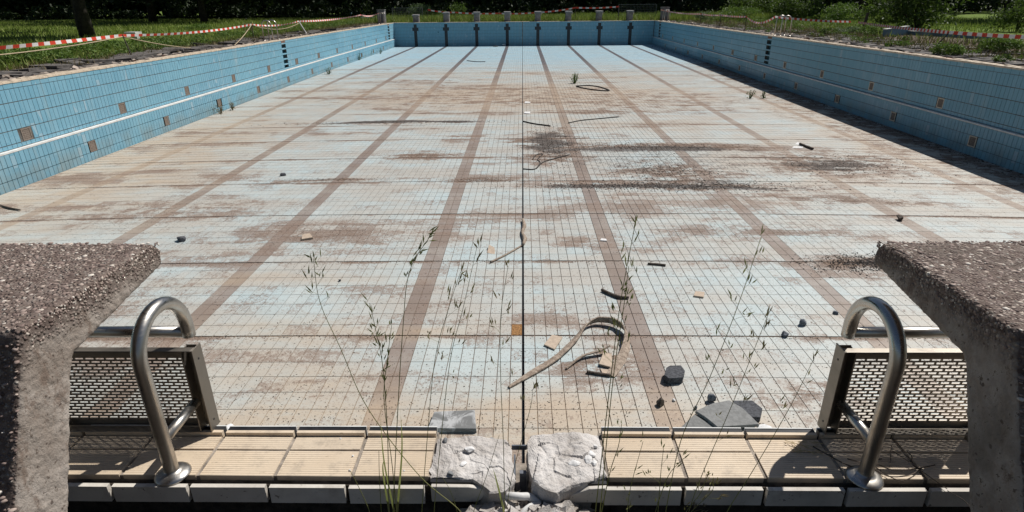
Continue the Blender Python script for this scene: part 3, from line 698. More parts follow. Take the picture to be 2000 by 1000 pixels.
# ================================================================== STARTING BLOCKS (foreground)
def start_block(sign, label):
    SH = Vector((-.038 if sign > 0 else -.015, 0, 0)); root = empty('starting_block', (sign*1.36, 1.0, -.12), label, 'starting block', 'near starting blocks')
    prof = [(1.655, .728), (1.685, .700), (1.685, .648), (1.26, .590), (1.235, .56), (1.09, .243), (.95, -.12), (.80, -.12), (.965, .36), (1.10, .64), (1.135, .728)]
    b = MB(); n = len(prof); xa, xb = 1.108, 1.64
    vs = [(sign*x, y, z) for x in (xa, xb) for y, z in prof]
    fs = [tuple(range(n)), tuple(range(2*n-1, n-1, -1))]+[(i, n+i, n+(i+1) % n, (i+1) % n) for i in range(n)]
    if sign > 0: fs = [f[::-1] for f in fs]
    b.add(vs, fs); o = b.build('block_body', M_agg, root, smooth=True); o.location = -root.location
    # the profile's front edges are chamfered
    m = o.modifiers.new('bv', 'BEVEL'); m.width = .012; m.segments = 2; m.limit_method = 'ANGLE'; m.angle_limit = .5
    m = o.modifiers.new('r', 'REMESH'); m.mode = 'VOXEL'; m.voxel_size = .0055; m.use_smooth_shade = True
    t1 = bpy.data.textures.new('rough', 'CLOUDS'); t1.noise_scale = .035; t1.noise_depth = 3
    m = o.modifiers.new('d', 'DISPLACE'); m.texture = t1; m.strength = .004; m.mid_level = .5; m.texture_coords = 'LOCAL'
    t2 = bpy.data.textures.new('stones', 'VORONOI'); t2.noise_scale = .014; t2.distance_metric = 'DISTANCE'
    m = o.modifiers.new('d2', 'DISPLACE'); m.texture = t2; m.strength = -.0035; m.mid_level = .4; m.texture_coords = 'LOCAL'
    # pebbles bedded in the top and along the edges
    ico = []; t = (1+5**.5)/2
    iv = np.array([(-1,t,0),(1,t,0),(-1,-t,0),(1,-t,0),(0,-1,t),(0,1,t),(0,-1,-t),(0,1,-t),(t,0,-1),(t,0,1),(-t,0,-1),(-t,0,1)])/math.hypot(1, t)
    fi = np.array([(0,11,5),(0,5,1),(0,1,7),(0,7,10),(0,10,11),(1,5,9),(5,11,4),(11,10,2),(10,7,6),(7,1,8),(3,9,4),(3,4,2),(3,2,6),(3,6,8),(3,8,9),(4,9,5),(2,4,11),(6,2,10),(8,6,7),(9,8,1)])
    VV = []; FF = []; nb_ = 0
    def peb(c, s_):
        nonlocal nb_
        sc_ = np.array([s_*rng.uniform(.7, 1.5), s_*rng.uniform(.7, 1.4), s_*rng.uniform(.35, .7)])
        a = rng.uniform(0, PI); ca, sa = math.cos(a), math.sin(a)
        v = iv*(1+rng.normal(0, .1, (12, 1)))*sc_; v = np.stack([v[:,0]*ca-v[:,1]*sa, v[:,0]*sa+v[:,1]*ca, v[:,2]], 1)+np.array(c)
        VV.append(v); FF.append(fi+nb_); nb_ += 12
    for _ in range(4600):
        x = sign*rng.uniform(1.118, 1.63); y = rng.uniform(1.14, 1.662); s_ = .0022+.0052*rng.random()**4
        peb((x, y, .7262), s_)
    for _ in range(520):     # inner side face, upper band
        y = rng.uniform(1.14, 1.68); z = .722-rng.random()**2*.05
        v0 = len(VV); peb((0, 0, 0), .002+.003*rng.random()**2); VV[v0] = VV[v0][:, [2, 0, 1]]+np.array((sign*1.109, y, z))
    for _ in range(1500):    # rear face and its edge
        s_ = rng.random(); z = .70-.85*s_; y = 1.125-.33*s_*.85/.85
        y = np.interp(z, [-.12, .36, .64, .728], [.80, .965, 1.10, 1.135])
        x = sign*rng.uniform(1.112, 1.63); peb((x, y, z), .003+.005*rng.random()**2)
    me = npmesh('exposed_pebbles', np.concatenate(VV)-np.array(root.location), np.concatenate(FF), smooth=True)
    o = link('exposed_pebbles', me, M_peb, root); o['kind'] = 'stuff'; root.location += SH
    return root
start_block(-1, 'left foreground starting block, rough gravelly concrete with its side in sun')
start_block(1, 'right foreground starting block, rough gravelly concrete with its side in shade')

# ================================================================== START LADDER / TOUCH PANELS
def start_frame(sign, label):
    root = empty('backstroke_grip_frame', (sign*1.36, 1.6, 0), label, 'swim start frame', 'steel start frames at the pool edge')
    def put(name, mb, mat, parent=None, **k):
        o = mb.build(name, mat, parent or root, **k)
        if parent is None: o.location = -root.location
        return o
    XA, XB = 1.115, 1.60
    for X in (XA, XB):
        b = MB(); R_ = .128; yc = 1.468+R_; zc = .41
        pts = [(sign*X, 1.468, z) for z in (-.1, 0, .1, .2, .3, .38)]
        pts += [(sign*X, yc-R_*math.cos(a), zc+R_*math.sin(a)) for a in [PI*q/18 for q in range(19)]]
        pts += [(sign*X, 1.724, .39), (sign*X, 1.724, .364)]
        b.tube(pts, .0215, 24); put('stanchion', b, M_steel, smooth=True)
        b = MB(); b.lathe([(.0215, .02), (.0235, .0165), (.032, .014), (.045, .009), (.053, .003), (.0545, -.001), (.052, -.004), (.02, -.004)], (sign*X, 1.468, .002), 40); put('base_flange', b, M_steel, smooth=True)
        b = MB(); b.lathe([(.032, -.005), (.034, -.05), (.036, -.2)], (sign*X, 1.468, 0), 20); put('socket', b, simple('black_socket', (.02, .018, .016), .8) if False else M_dark, smooth=True)
        b = MB(); b.tube([(sign*X, 1.475, .134), (sign*X, 1.668, .132)], .0165, 20); put('brace_tube', b, M_steel, smooth=True)
    b = MB(); b.tube([(sign*(XA-.0), 1.724, .378), (sign*(XB+.0), 1.724, .378)], .0185, 24); put('grip_bar', b, M_steel, smooth=True)
    # touch panel
    p0, p1, z0, z1, yf = 1.075, 1.645, .012, .345, 1.70
    b = MB()
    for x in (p0, p1):
        xs_ = sorted((sign*x, sign*(x+(.004 if x == p0 else -.004))))
        b.box((xs_[0], yf-.045, z0), (xs_[1], yf+.012, z1))
        xi = sorted((sign*(x+(.004 if x == p0 else -.004)), sign*(x+(.042 if x == p0 else -.042))))
        b.box((xi[0], yf-.004, z0), (xi[1], yf, z1))
        xi = sorted((sign*(x+(.038 if x == p0 else -.038)), sign*(x+(.042 if x == p0 else -.042))))
        b.box((xi[0], yf-.045, z0), (xi[1], yf-.0045, z1-.002))
    a, c = sorted((sign*p0, sign*p1)); a1, c1 = a+.0425, c-.0425
    b.box((a+.0045, yf-.046, z1-.0035), (c-.0045, yf-.020, z1)); b.box((a1, yf-.046, z1-.022), (c1, yf-.042, z1-.004))
    b.box((a1, yf-.046, z0), (c1, yf+.01, z0+.004)); b.box((a1, yf-.003, z0+.0045), (c1, yf, z0+.03))
    fr = put('panel_frame', b, M_frame, bevel=.0012)
    for zz in (.30, .05):
        b = MB(); b.tube([(sign*(p0-.001), yf-.018, zz), (sign*(p0+.003), yf-.018, zz)], .004, 10); put('bolt_hole', b, M_black, parent=fr)
    # perforated sheet: rows of slots in brick bond
    b = MB(); nr = 22; zb = z0+.03; zt = z1-.022; ph = (zt-zb)/nr; bar = ph*.45
    yy0, yy1 = yf-.008, yf-.005; span = c1-a1; pw = .0355
    for q in range(nr+1):
        z = zb+q*ph; b.box((a1, yy0, z-bar/2), (c1, yy1, z+bar/2))
    for q in range(nr):
        z = zb+q*ph+bar/2+.0001; z2 = zb+(q+1)*ph-bar/2-.0001; off = (q % 2)*pw/2; x = a1+off
        while x < c1-.006:
            b.box((x, yy0, z), (x+.0065, yy1, z2)); x += pw
    put('perforated_sheet', b, M_frame)
    root.location.x += -.038 if sign > 0 else -.015
    return root
start_frame(-1, 'left stainless hooped start frame with perforated panel beside the left block')
start_frame(1, 'right stainless hooped start frame with perforated panel and dry twigs at its foot')

# ================================================================== DEBRIS
def polyslab(name, pix, th, mat, label, cat, group=None, tilt=(0, 0), lift=0, onfloor=True, z=0):
    P = [GF(*p) if onfloor else G(p[0], p[1], z) for p in pix]; c = sum(P, Vector())/len(P)
    b = MB(); b.prism([(p.x-c.x, p.y-c.y) for p in P][::-1] if sum((P[i].x*P[(i+1) % len(P)].y-P[(i+1) % len(P)].x*P[i].y) for i in range(len(P))) < 0 else [(p.x-c.x, p.y-c.y) for p in P], 0, th, taper=.985)
    o = b.build(name, mat, loc=(c.x, c.y, c.z+.001+lift), bevel=min(.004, th*.2)); o.rotation_euler = (tilt[0], tilt[1], 0)
    return prop(o, label, cat, group)
def stone(name, px, py, w_, h_, mat, label, cat='stone', seed=0, group=None, onfloor=True, z=0, flat=.7, sub=2):
    """px, py: centre of its foot; w_, h_ in metres"""
    c = GF(px, py) if onfloor else G(px, py, z)
    import bmesh
    bm = bmesh.new(); rr = random.Random(seed)
    for q in range(22):
        v = Vector((rr.gauss(0, 1), rr.gauss(0, 1), rr.gauss(0, 1))).normalized(); v.z = max(v.z, -.62)
        m_ = max(abs(v.x), abs(v.y), abs(v.z)); v = v*(.55+.35/m_*.6)
        bm.verts.new((v.x*w_*.56, v.y*w_*.45*flat/.7, (v.z+.55)*h_*.62))
    bmesh.ops.convex_hull(bm, input=bm.verts)
    for v in [v for v in bm.verts if not v.link_faces]: bm.verts.remove(v)
    bmesh.ops.bevel(bm, geom=list(bm.edges), offset=w_*.02, segments=1, affect='EDGES')
    me = bpy.data.meshes.new(name); bm.to_mesh(me); bm.free()
    o = link(name, me, mat, loc=(c.x, c.y, c.z-.004)); o.rotation_euler = (0, 0, seed*1.1)
    return prop(o, label, cat, group)
def ribbon(name, pix, wid, th, twist, zs, mat, label, cat):
    P = [GF(*p)+Vector((0, 0, z)) for p, z in zip(pix, zs)]; c = P[0].copy(); S = smoothpath([p-c for p in P], 7); N = len(S)
    u_ = np.linspace(0, 1, N); k_ = np.linspace(0, 1, len(wid)); W = np.interp(u_, k_, wid); TW = np.interp(u_, k_, twist)
    b = MB(); vs = []
    for i in range(N):
        t = (S[min(i+1, N-1)]-S[max(i-1, 0)]).normalized(); sd = t.cross(Vector((0, 0, 1))).normalized(); up = sd.cross(t)
        a = TW[i]; e = sd*math.cos(a)+up*math.sin(a); f = -sd*math.sin(a)+up*math.cos(a); w_ = W[i]*(.5+.09*noise.noise(S[i]*14))
        base = S[i]+Vector((0, 0, th*.6+abs(math.sin(a))*w_))
        for (p_, q_) in ((-1, -.5), (-.4, -.6), (.4, -.5), (1, -.35), (1, .5), (.4, .75), (-.4, .6), (-1, .4)): vs.append(base+e*w_*p_+f*th*(q_+.25*noise.noise(S[i]*30+Vector((p_*3, q_, 0)))))
    fs = [(i*8+k, i*8+(k+1) % 8, (i+1)*8+(k+1) % 8, (i+1)*8+k) for i in range(N-1) for k in range(8)]+[tuple(range(7, -1, -1)), tuple((N-1)*8+k for k in range(8))]
    b.add(vs, fs); return prop(b.build(name, mat, loc=c, smooth=False), label, cat)
def path3(name, pix, rad, mat, label, cat, lift=0, zs=None, group=None, n=8, onfloor=True, flatten=1):
    P = [(GF(*p) if onfloor else G(p[0], p[1], 0)) for p in pix]
    P = [p+Vector((0, 0, (rad if not isinstance(rad, list) else max(rad))+lift+(zs[i] if zs else 0))) for i, p in enumerate(P)]
    c = P[0].copy(); S = smoothpath([p-c for p in P], 6)
    if isinstance(rad, list): rads = list(np.interp(np.linspace(0, 1, len(S)), np.linspace(0, 1, len(rad)), rad))
    else: rads = [rad]*len(S)
    rads = [q*(1+.12*noise.noise(Vector(s_)*25)) for q, s_ in zip(rads, S)]
    b = MB(); b.tube(S, rads, n)
    o = b.build(name, mat, loc=c, smooth=True); return prop(o, label, cat, group)
polyslab('paving_slab', [(836, 845), (848, 812), (928, 808), (931, 846)], .045, M_slabpale, 'pale grey slab smeared with white mortar, left of the centre joint on the pool floor', 'paving slab')
polyslab('paving_slab', [(1428, 800), (1430, 790), (1468, 790), (1488, 806), (1484, 824), (1440, 822)], .045, M_stone, 'dark grey broken slab half under the larger split slab', 'paving slab')
polyslab('paving_slab', [(1325, 842), (1356, 812), (1378, 826), (1402, 842), (1380, 852), (1330, 855)], .02, M_slabpale if False else simple('slab_grey', (.19, .19, .185), .92, .15, 30, bump=.3), 'smaller half of the split grey slab, by the coping', 'paving slab')
polyslab('paving_slab', [(1357, 811), (1390, 796), (1423, 790), (1450, 806), (1482, 838), (1400, 843), (1378, 825)], .028, simple('slab_grey_light', (.215, .215, .21), .92, .15, 30, bump=.3), 'large split grey slab with a pointed outline on the floor at right', 'paving slab', lift=.02)
stone('rubble', 960, 868, .13, .07, M_slate, 'grey rough lump with a broken face behind the left mortar lump', 'rubble', 3)
stone('rubble', 1112, 860, .09, .07, M_slate, 'small grey wedge behind the right mortar lump', 'rubble', 8)
polyslab('stone', [(1295, 745), (1299, 731), (1306, 727), (1328, 726), (1336, 736), (1332, 749), (1304, 751)], .075, M_stone, 'large dark grey angular block on the right lane line', 'stone', tilt=(.06, .03))
stone('stone', 1289, 792, .10, .10, M_bark, 'black pointed lump below the large dark block', 'stone', 12)
stone('stone', 1389, 784, .095, .11, M_stone2, 'upright blue-grey stone above the split slab', 'stone', 14)
stone('stone', 1358, 799, .045, .05, M_stone2, 'tiny grey stone left of the split slab', 'stone', 15)
stone('rubble', 1316, 783, .04, .035, M_white, 'tiny white chip beside the black pointed lump', 'rubble', 16)
stone('stone', 1567, 635, .10, .10, M_stone2, 'rounded grey stone standing on the right floor, farther of the pair', 'stone', 17)
stone('stone', 1532, 656, .12, .07, M_stone2, 'low dark grey stone, nearer of the pair on the right floor', 'stone', 18)
stone('stone', 1632, 613, .08, .05, M_stone2, 'small flat dark stone by the right hoop', 'stone', 19)
stone('rubble', 1494, 838, .15, .04, M_white, 'white flat fragment right of the split slab', 'rubble', 20)
stone('rubble', 445, 838, .13, .04, M_white, 'white flat fragment beside the left start frame', 'rubble', 21)
stone('stone', 355, 470, .20, .10, M_stone, 'dark grey chunk on the left floor near the left block', 'stone', 22)
polyslab('tile_shard', [(589, 470), (592, 463), (606, 461), (612, 467)], .04, M_tan, 'pale broken slab piece with dark underside left of centre', 'tile shard', tilt=(.15, 0))
stone('stone', 553, 343, .16, .08, M_stone, 'small black stone far on the left floor', 'stone', 23)
stone('stone', 1755, 430, .17, .12, M_bark, 'brown lump on the right floor beyond the right block', 'stone', 24)
stone('stone', 664, 549, .05, .04, M_stone, 'tiny black chip left of the lane line', 'stone', 25)
polyslab('tile_shard', [(1062, 676), (1078, 658), (1099, 662), (1083, 685)], .014, M_tan, 'tan square tile lying beside the curved strip', 'tile shard', lift=.01, tilt=(.05, 0))
polyslab('tile_shard', [(1169, 716), (1178, 694), (1194, 697), (1196, 722)], .014, M_tan, 'tan tile under the tip of the short brown strip', 'tile shard', lift=.02, tilt=(.06, .04))
polyslab('tile_shard', [(1172, 722), (1196, 724), (1205, 734), (1188, 737), (1176, 730)], .012, M_tan, 'tan tile corner at the end of the curved strip', 'tile shard')
polyslab('tile_shard', [(1354, 580), (1358, 571), (1376, 573), (1374, 583)], .02, M_tan, 'small tan tile alone on the right floor', 'tile shard')
polyslab('tile_shard', [(951, 494), (955, 483), (966, 487), (967, 497)], .02, M_tan, 'small tan shard left of the centre joint', 'tile shard', tilt=(.2, 0))
polyslab('tile_shard', [(1172, 471), (1174, 467), (1184, 468), (1185, 472)], .015, M_white, 'small white chip on the right lane line', 'tile shard')
stone('rubble', 1217, 714, .035, .02, M_white, 'tiny white chip right of the curved strip', 'rubble', 26)
ribbon('curved_strip', [(994, 758), (1040, 730), (1085, 702), (1120, 670), (1145, 642), (1172, 634), (1205, 641), (1222, 658), (1222, 684), (1210, 710), (1192, 736)], [.03, .075, .08, .075, .07, .075, .08, .08, .09, .10, .085], .014, [.1, .1, .2, .4, 1.0, 1.35, 1.4, 1.1, .5, .2, .1], [0, 0, 0, 0, .01, .02, .02, .02, .01, 0, 0], M_wood, 'long pale brown strip bent into a hook on the pool floor', 'bent strip')
ribbon('curved_strip', [(1106, 722), (1130, 704), (1150, 697), (1172, 693), (1190, 688)], [.02, .035, .05, .05, .035], .014, [.6, .4, .3, .4, .8], [0, .01, .02, .03, .05], M_wood, 'short brown strip inside the hook of the long strip', 'bent strip')
path3('wood_stick', [(1146, 729), (1165, 732), (1192, 736)], .016, M_bark, 'black short stick at the end of the curved strip', 'stick')
path3('wood_stick', [(1175, 569), (1192, 577), (1208, 583), (1228, 584)], [.018, .02, .022, .016], M_bark, 'curved black stick on the right lane line', 'stick')
path3('wood_stick', [(1265, 517), (1282, 518), (1300, 520)], .016, M_bark, 'short straight black stick right of the lane line', 'stick')
path3('wood_stick', [(958, 514), (990, 498), (1023, 479)], [.014, .014, .011], M_wood, 'straight grey stick ending at the centre joint', 'stick')
path3('joint_strip', [(1021, 432), (1024, 445), (1020, 458), (1025, 470), (1022, 482)], [.02, .035, .02, .035, .02], M_wood, 'torn brown strip sticking out of the centre joint', 'torn strip', n=6)
path3('wood_stick', [(0, 402), (18, 408), (40, 412)], [.01, .02, .012], M_bark, 'dark twig at the far left edge of the floor', 'stick')
path3('wire', [(1022, 331), (1045, 331), (1060, 318), (1085, 310), (1112, 303)], .012, M_cable, 'dark wire running from the centre joint to the lane line', 'wire')
path3('wire', [(1040, 312), (1048, 303), (1060, 302), (1050, 312), (1055, 318), (1048, 330)], .01, M_cable, 'small dark wire loop beside the centre joint', 'wire')
path3('cable', [(1125, 169), (1150, 168), (1172, 171), (1190, 178), (1165, 177), (1140, 173), (1126, 170)], .022, M_cable, 'long dark cable loop far out on the floor', 'cable')
path3('cable', [(1110, 241), (1135, 236), (1165, 233), (1208, 229)], .015, M_cable, 'thin dark cable lying straight in the middle distance', 'cable')
path3('cable', [(1022, 238), (1045, 243), (1075, 247)], .018, M_cable, 'dark cable by the centre joint in the middle distance', 'cable')
path3('cable', [(912, 119), (930, 121), (948, 121)], .02, M_cable, 'dark cable piece near the deep end left of the joint', 'cable')
path3('wood_stick', [(1562, 283), (1572, 287), (1587, 293)], .03, M_bark, 'dark stick beside white papers on the right floor', 'stick')
polyslab('paper_sheet', [(1553, 282), (1557, 278), (1578, 284), (1570, 286)], .006, M_white, 'white sheet beside the dark stick, farther of the two', 'paper')
polyslab('paper_sheet', [(1547, 289), (1550, 286), (1569, 287), (1567, 290)], .006, M_white, 'white sheet beside the dark stick, nearer of the two', 'paper')
polyslab('paper_sheet', [(1024, 202), (1026, 199), (1036, 200), (1035, 202)], .02, M_white, 'white scrap right of the joint in the middle distance', 'paper')
polyslab('paper_sheet', [(1023, 222), (1025, 219), (1036, 219), (1035, 223)], .02, M_white, 'white scrap right of the joint, nearer than the other scrap', 'paper')
stone('rubble', 984, 89.5, .5, .2, M_white, 'white rubble at the foot of the far wall', 'rubble', 30, sub=2)
stone('rubble', 968, 91, .6, .08, M_cable, 'dark litter at the foot of the far wall beside white rubble', 'rubble', 31)
# chips on the mortar
chips = [(917, 880, .045, .02), (905, 906, .035, .012), (880, 925, .03, .012), (1122, 908, .055, .022), (1148, 900, .05, .02), (1152, 888, .05, .018), (1130, 889, .035, .012), (1160, 905, .035, .018), (889, 918, .014, .01), (1135, 862, .02, .012), (870, 862, .03, .02), (1163, 872, .02, .012)]
clab = ['white tilted chip in the middle of the left mortar lump', 'white chip left of centre on the left mortar lump', 'grey sliver at the front of the left mortar lump', 'largest white chip on the right mortar lump', 'white chip touching the largest one on the right mortar lump', 'white chip at the back of the cluster on the right mortar lump', 'thin white flake beyond the cluster on the right lump', 'white chip at the right edge of the right mortar lump', 'tiny crumb on the left mortar lump', 'white crumb at the back edge of the right mortar lump', 'grey crumb at the back corner of the left mortar lump', 'white crumb near the right rim tile']
for i, ((x, y, w_, h_), lb) in enumerate(zip(chips, clab)): stone('mortar_chip', x, y, w_, h_, M_white if i not in (2, 10) else M_slate, lb, 'mortar chip', 40+i, onfloor=False, z=.013, flat=.6)
for i, (x, y, lb) in enumerate(((665, 856, 'white crumb by the rim behind the grass'), (689, 890, 'white crumb in the tile joint left of the grass'), (683, 918, 'white crumb at the front of the tile joint'), (789, 919, 'white crumb alone on a beige tile near the left lump'))):
    stone('mortar_chip', x, y, .011, .007, M_white, lb, 'mortar chip', 60+i, onfloor=False, z=.001)
# gap between the lumps: broken pipe, bracket and rubble
b = MB(); b.tube(smoothpath([(-.075, 1.425, -.035), (-.045, 1.405, -.02), (-.01, 1.40, -.018), (.02, 1.41, -.03), (.05, 1.40, -.05)], 6), .012, 12)
prop(b.build('broken_pipe', M_palecable if False else simple('grey_plastic_pipe', (.55, .54, .53), .5, .15, 30), smooth=True, rebase=True), 'grey broken pipe end in the gap between the mortar lumps', 'pipe')
b = MB(); b.tube(smoothpath([(-.02, 1.335, -.07), (0, 1.365, -.045), (.035, 1.39, -.04), (.055, 1.385, -.05)], 6), .009, 10)
prop(b.build('broken_pipe', simple('white_plastic_pipe', (.6, .59, .57), .5, .15, 30), smooth=True, rebase=True), 'white curved pipe scrap at the bottom of the gap', 'pipe')
b = MB(); b.box((-.012, 1.50, -.15), (.010, 1.515, -.02)); b.box((-.032, 1.50, -.15), (-.026, 1.60, -.03)); b.box((-.04, 1.622, -.03), (.012, 1.628, -.012))
prop(b.build('joint_bracket', simple('slate_blue_metal', (.10, .11, .13), .6, .3, 30), rebase=True), 'dark metal bracket inside the gap between the lumps', 'bracket')
b = MB()
VV = []; FF = []; nbb = 0
cube = np.array([(-1,-1,-1),(1,-1,-1),(1,1,-1),(-1,1,-1),(-1,-1,1),(1,-1,1),(1,1,1),(-1,1,1)])*.5
cf = np.array([(0,3,2,1),(4,5,6,7),(0,1,5,4),(1,2,6,5),(2,3,7,6),(3,0,4,7)])
def shards(n, fn, smin, smax, flat=.6):
    VV = []; FF = []
    for q in range(n):
        c = fn(); s_ = smin+(smax-smin)*rng.random()**2.5
        v = (cube+rng.normal(0, .16, (8, 3)))*np.array([s_*rng.uniform(.7, 1.5), s_, s_*flat])
        e = Matrix.Rotation(rng.uniform(0, 6.28), 3, 'Z') @ Matrix.Rotation(rng.normal(0, .4), 3, 'X')
        v = v @ np.array(e).T + np.array(c); VV.append(v); FF.append(cf+8*q)
    return np.concatenate(VV), np.concatenate(FF)
def rub(): 
    x = rng.normal(.03, .11); y = rng.uniform(1.29, 1.45); return (x, y, -.085-.5*max(0, abs(x-.02)-.13)+rng.uniform(-.02, .02)+(.03 if y < 1.38 else 0))
V, Fq = shards(620, rub, .006, .042); o = link('rubble_heap', npmesh('rubble_heap', V, Fq), M_mortar); prop(o, kind='stuff')
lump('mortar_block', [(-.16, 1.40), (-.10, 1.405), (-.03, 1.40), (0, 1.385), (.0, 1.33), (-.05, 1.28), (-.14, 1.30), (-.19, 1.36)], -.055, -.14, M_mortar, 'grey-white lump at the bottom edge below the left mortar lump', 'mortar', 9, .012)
# litter flecks: leaf and seed crumbs on floor
def flecks(n, fn, smin, smax):
    P = np.array([fn() for _ in range(n)]); s_ = rng.uniform(smin, smax, n); a = rng.uniform(0, 6.28, n)
    dx = np.cos(a)*s_; dy = np.sin(a)*s_; px_, py_ = -dy*.28, dx*.28; h = rng.uniform(.001, .006, n)
    V = np.stack([P+np.stack([-dx, -dy, 0*h], 1), P+np.stack([px_, py_, h], 1), P+np.stack([dx, dy, h*.5], 1), P+np.stack([-px_, -py_, 0*h], 1)], 1).reshape(-1, 3)
    return V, np.arange(4*n).reshape(n, 4)
def fp():
    q_ = rng.random()
    if q_ < .2:
        y = TY+2*rng.integers(1, 9)+abs(rng.normal(0, .03))*(-1 if rng.random() < .7 else .4); x = rng.uniform(-1, 1)*min(10, y*.9)
    elif q_ < .62:
        c = PATCH[rng.integers(5, 18)]
        x = rng.normal(c[0], c[2]*.45); y = rng.normal(c[1], c[3]*.55)
    else: y = 4+rng.random()**1.5*14; x = rng.uniform(-1, 1)*(y*.85)
    x = min(max(x, XL+.2), XR-.2); y = max(y, 1.9); return (x, y, fz(y, x)+.0015)
V, Fq = flecks(34000, fp, .004, .013); o = link('floor_litter', npmesh('floor_litter', V, Fq), simple('dry_litter', (.085, .06, .045), .95, .5, 3)); prop(o, kind='stuff')
def fp2():
    c = random.choice([PATCH[5], PATCH[6], PATCH[7], PATCH[7], PATCH[9], PATCH[13], PATCH[2], PATCH[8]]); x = rng.normal(c[0], c[2]*.42); y = rng.normal(c[1], c[3]*.5); return (x, y, fz(y, x)+.004)
V, Fq = shards(11000, fp2, .004, .017, .5); o = link('gravel_litter', npmesh('gravel_litter', V, Fq), simple('dark_gravel', (.05, .045, .042), .9, .6, 3)); prop(o, kind='stuff')
def fp3():
    y = rng.uniform(2, 50); x = XR-STEP-abs(rng.normal(0, .3)); return (x, y, fz(y, x)+.003)
V, Fq = shards(4500, fp3, .005, .03, .3); o = link('wall_foot_litter', npmesh('wall_foot_litter', V, Fq), simple('brown_litter', (.07, .055, .04), .9, .6, 3)); prop(o, kind='stuff')

# ================================================================== GROUND
b = MB(); EX = 400; zg = -.05
xa, xb, ya, yb = XL-.5, XR+.5, 1.40, Y1+.36
for (x0, y0, x1, y1, z) in ((-EX, -40, xa, ya, -.13), (xa, -40, xb, ya, -.13), (xb, -40, EX, ya, -.13), (-EX, ya, xa, yb, zg), (xb, ya, EX, yb, zg), (-EX, yb, EX, 600, zg)):
    b.add([(x0, y0, z), (x1, y0, z), (x1, y1, z), (x0, y1, z)], [(0,1,2,3)])
prop(b.build('ground', M_soil), kind='structure')
b = MB(); b.box((-3, .2, -.135), (3, 1.43, -.122)); prop(b.build('trench_shade_soil', M_dark), kind='structure')  # dark sheet standing in for the shade of the trench
# deck paving beside the pool: grey pavers, several lifted and tilted
pav = empty('paved_deck', (0, 20, -.05), kind='structure')
def paver_strip(sign, Xw):
    far = MB(); n_ = 0
    for row in range(3 if sign < 0 else 7):
        wx = .4
        for j in range(95):
            x = Xw+sign*(.62+row*.42+.2); y = 9+j*.45+.1*row; rr = rng.random()
            pk = .32 if sign < 0 else .22
            if rr < pk*(.6+.3*row): continue
            z = -.045+abs(rng.normal(0, .012)); tl = (rng.normal(0, .05 if sign < 0 else .025), rng.normal(0, .06 if sign < 0 else .03), rng.normal(0, .14 if sign < 0 else .05))
            if y < 30 and n_ < 140:
                key = 'p'
                o = link('paver', PM, None, pav, Vector((x, y, z))-pav.location); o.rotation_euler = tl; n_ += 1
            else:
                M_ = Matrix.Translation((x, y, z)) @ Matrix.Rotation(tl[0], 4, 'X') @ Matrix.Rotation(tl[1], 4, 'Y'); far.box((-.19, -.2, -.02), (.19, .2, .025), 0, M_)
    o = far.build('paver_field', M_paver, pav); o.location = -pav.location; o['kind'] = 'stuff'
pb = MB(); pb.box((-.33, -.36, -.03), (.33, .36, .035)); PL = mk(pb, 'large_paver', M_paver)
pb = MB(); pb.box((-.2, -.21, -.02), (.2, .21, .025)); PM = mk(pb, 'paver', M_paver)
paver_strip(-1, XL); paver_strip(1, XR)
for i in range(34):
    y = 12.5+i*.75+rng.normal(0, .3); o = link('large_paver', PL, None, pav, Vector((XL-.95-rng.random()*.75, y, .005+.03*rng.random()))-pav.location)
    o.rotation_euler = (rng.normal(0, .06), rng.normal(0, .06), rng.normal(0, .35))
def lit():
    s_ = random.choice((-1, 1)); return ((XL-.3-abs(rng.normal(0, .8))) if s_ < 0 else (XR+.3+abs(rng.normal(0, 1.3))), rng.uniform(9, 51), -.02)
V, Fq = shards(1500, lit, .03, .16, .3); o = link('deck_rubble', npmesh('deck_rubble', V, Fq), simple('mixed_rubble', (.30, .25, .21), .95, .6, 2)); prop(o, kind='stuff')

# ================================================================== VEGETATION
def leaves(C_, size, n_=None, upb=.3):
    n = len(C_); s_ = rng.uniform(.6, 1.3, n)*size
    a = rng.normal(0, 1, (n, 3)); a[:, 2] += upb; a /= np.linalg.norm(a, axis=1)[:, None]
    t = rng.normal(0, 1, (n, 3)); t -= a*(t*a).sum(1)[:, None]; t /= np.linalg.norm(t, axis=1)[:, None]
    q = np.cross(a, t); s_ = s_[:, None]
    V = np.stack([C_-t*s_, C_+q*s_*.45+a*s_*.1, C_+t*s_, C_-q*s_*.45+a*s_*.1], 1).reshape(-1, 3)
    return V, np.arange(4*n).reshape(n, 4)
def blob_points(n, rx, ry, rz, clumps, cz=.5, cs=.28):
    c = rng.normal(0, 1, (clumps, 3)); c /= np.linalg.norm(c, axis=1)[:, None]; c *= rng.uniform(.35, 1, (clumps, 1))**.5
    k = rng.integers(0, clumps, n); p = c[k]*.85+rng.normal(0, cs*.55, (n, 3))
    p *= np.array([rx, ry, rz]); p[:, 2] += rz; p = p[p[:, 2] > 0]
    return p
def bush(loc, rx, h, n, mat, label, cat='bush', size=.05, group=None, clumps=26, stem=True):
    root = empty('bush' if cat == 'bush' else 'weed_plant', loc, label, cat, group)
    p = blob_points(n, rx, rx, h/2, clumps)
    V, Fq = leaves(p, size); o = link('foliage', npmesh('foliage', V, Fq), mat, root)
    b = MB()
    for q in range(7):
        t = p[rng.integers(0, len(p))]; b.tube([(0, 0, -.05), (t[0]*.4, t[1]*.4, t[2]*.5), tuple(t)], [.012*h+.004, .008*h+.003, .003], 5)
    b.build('stem', M_trunk if mat is not M_leaf else M_stalk, root)
    return root
def gz(px, py, z=-.05):
    p = G(px, py, z); return p
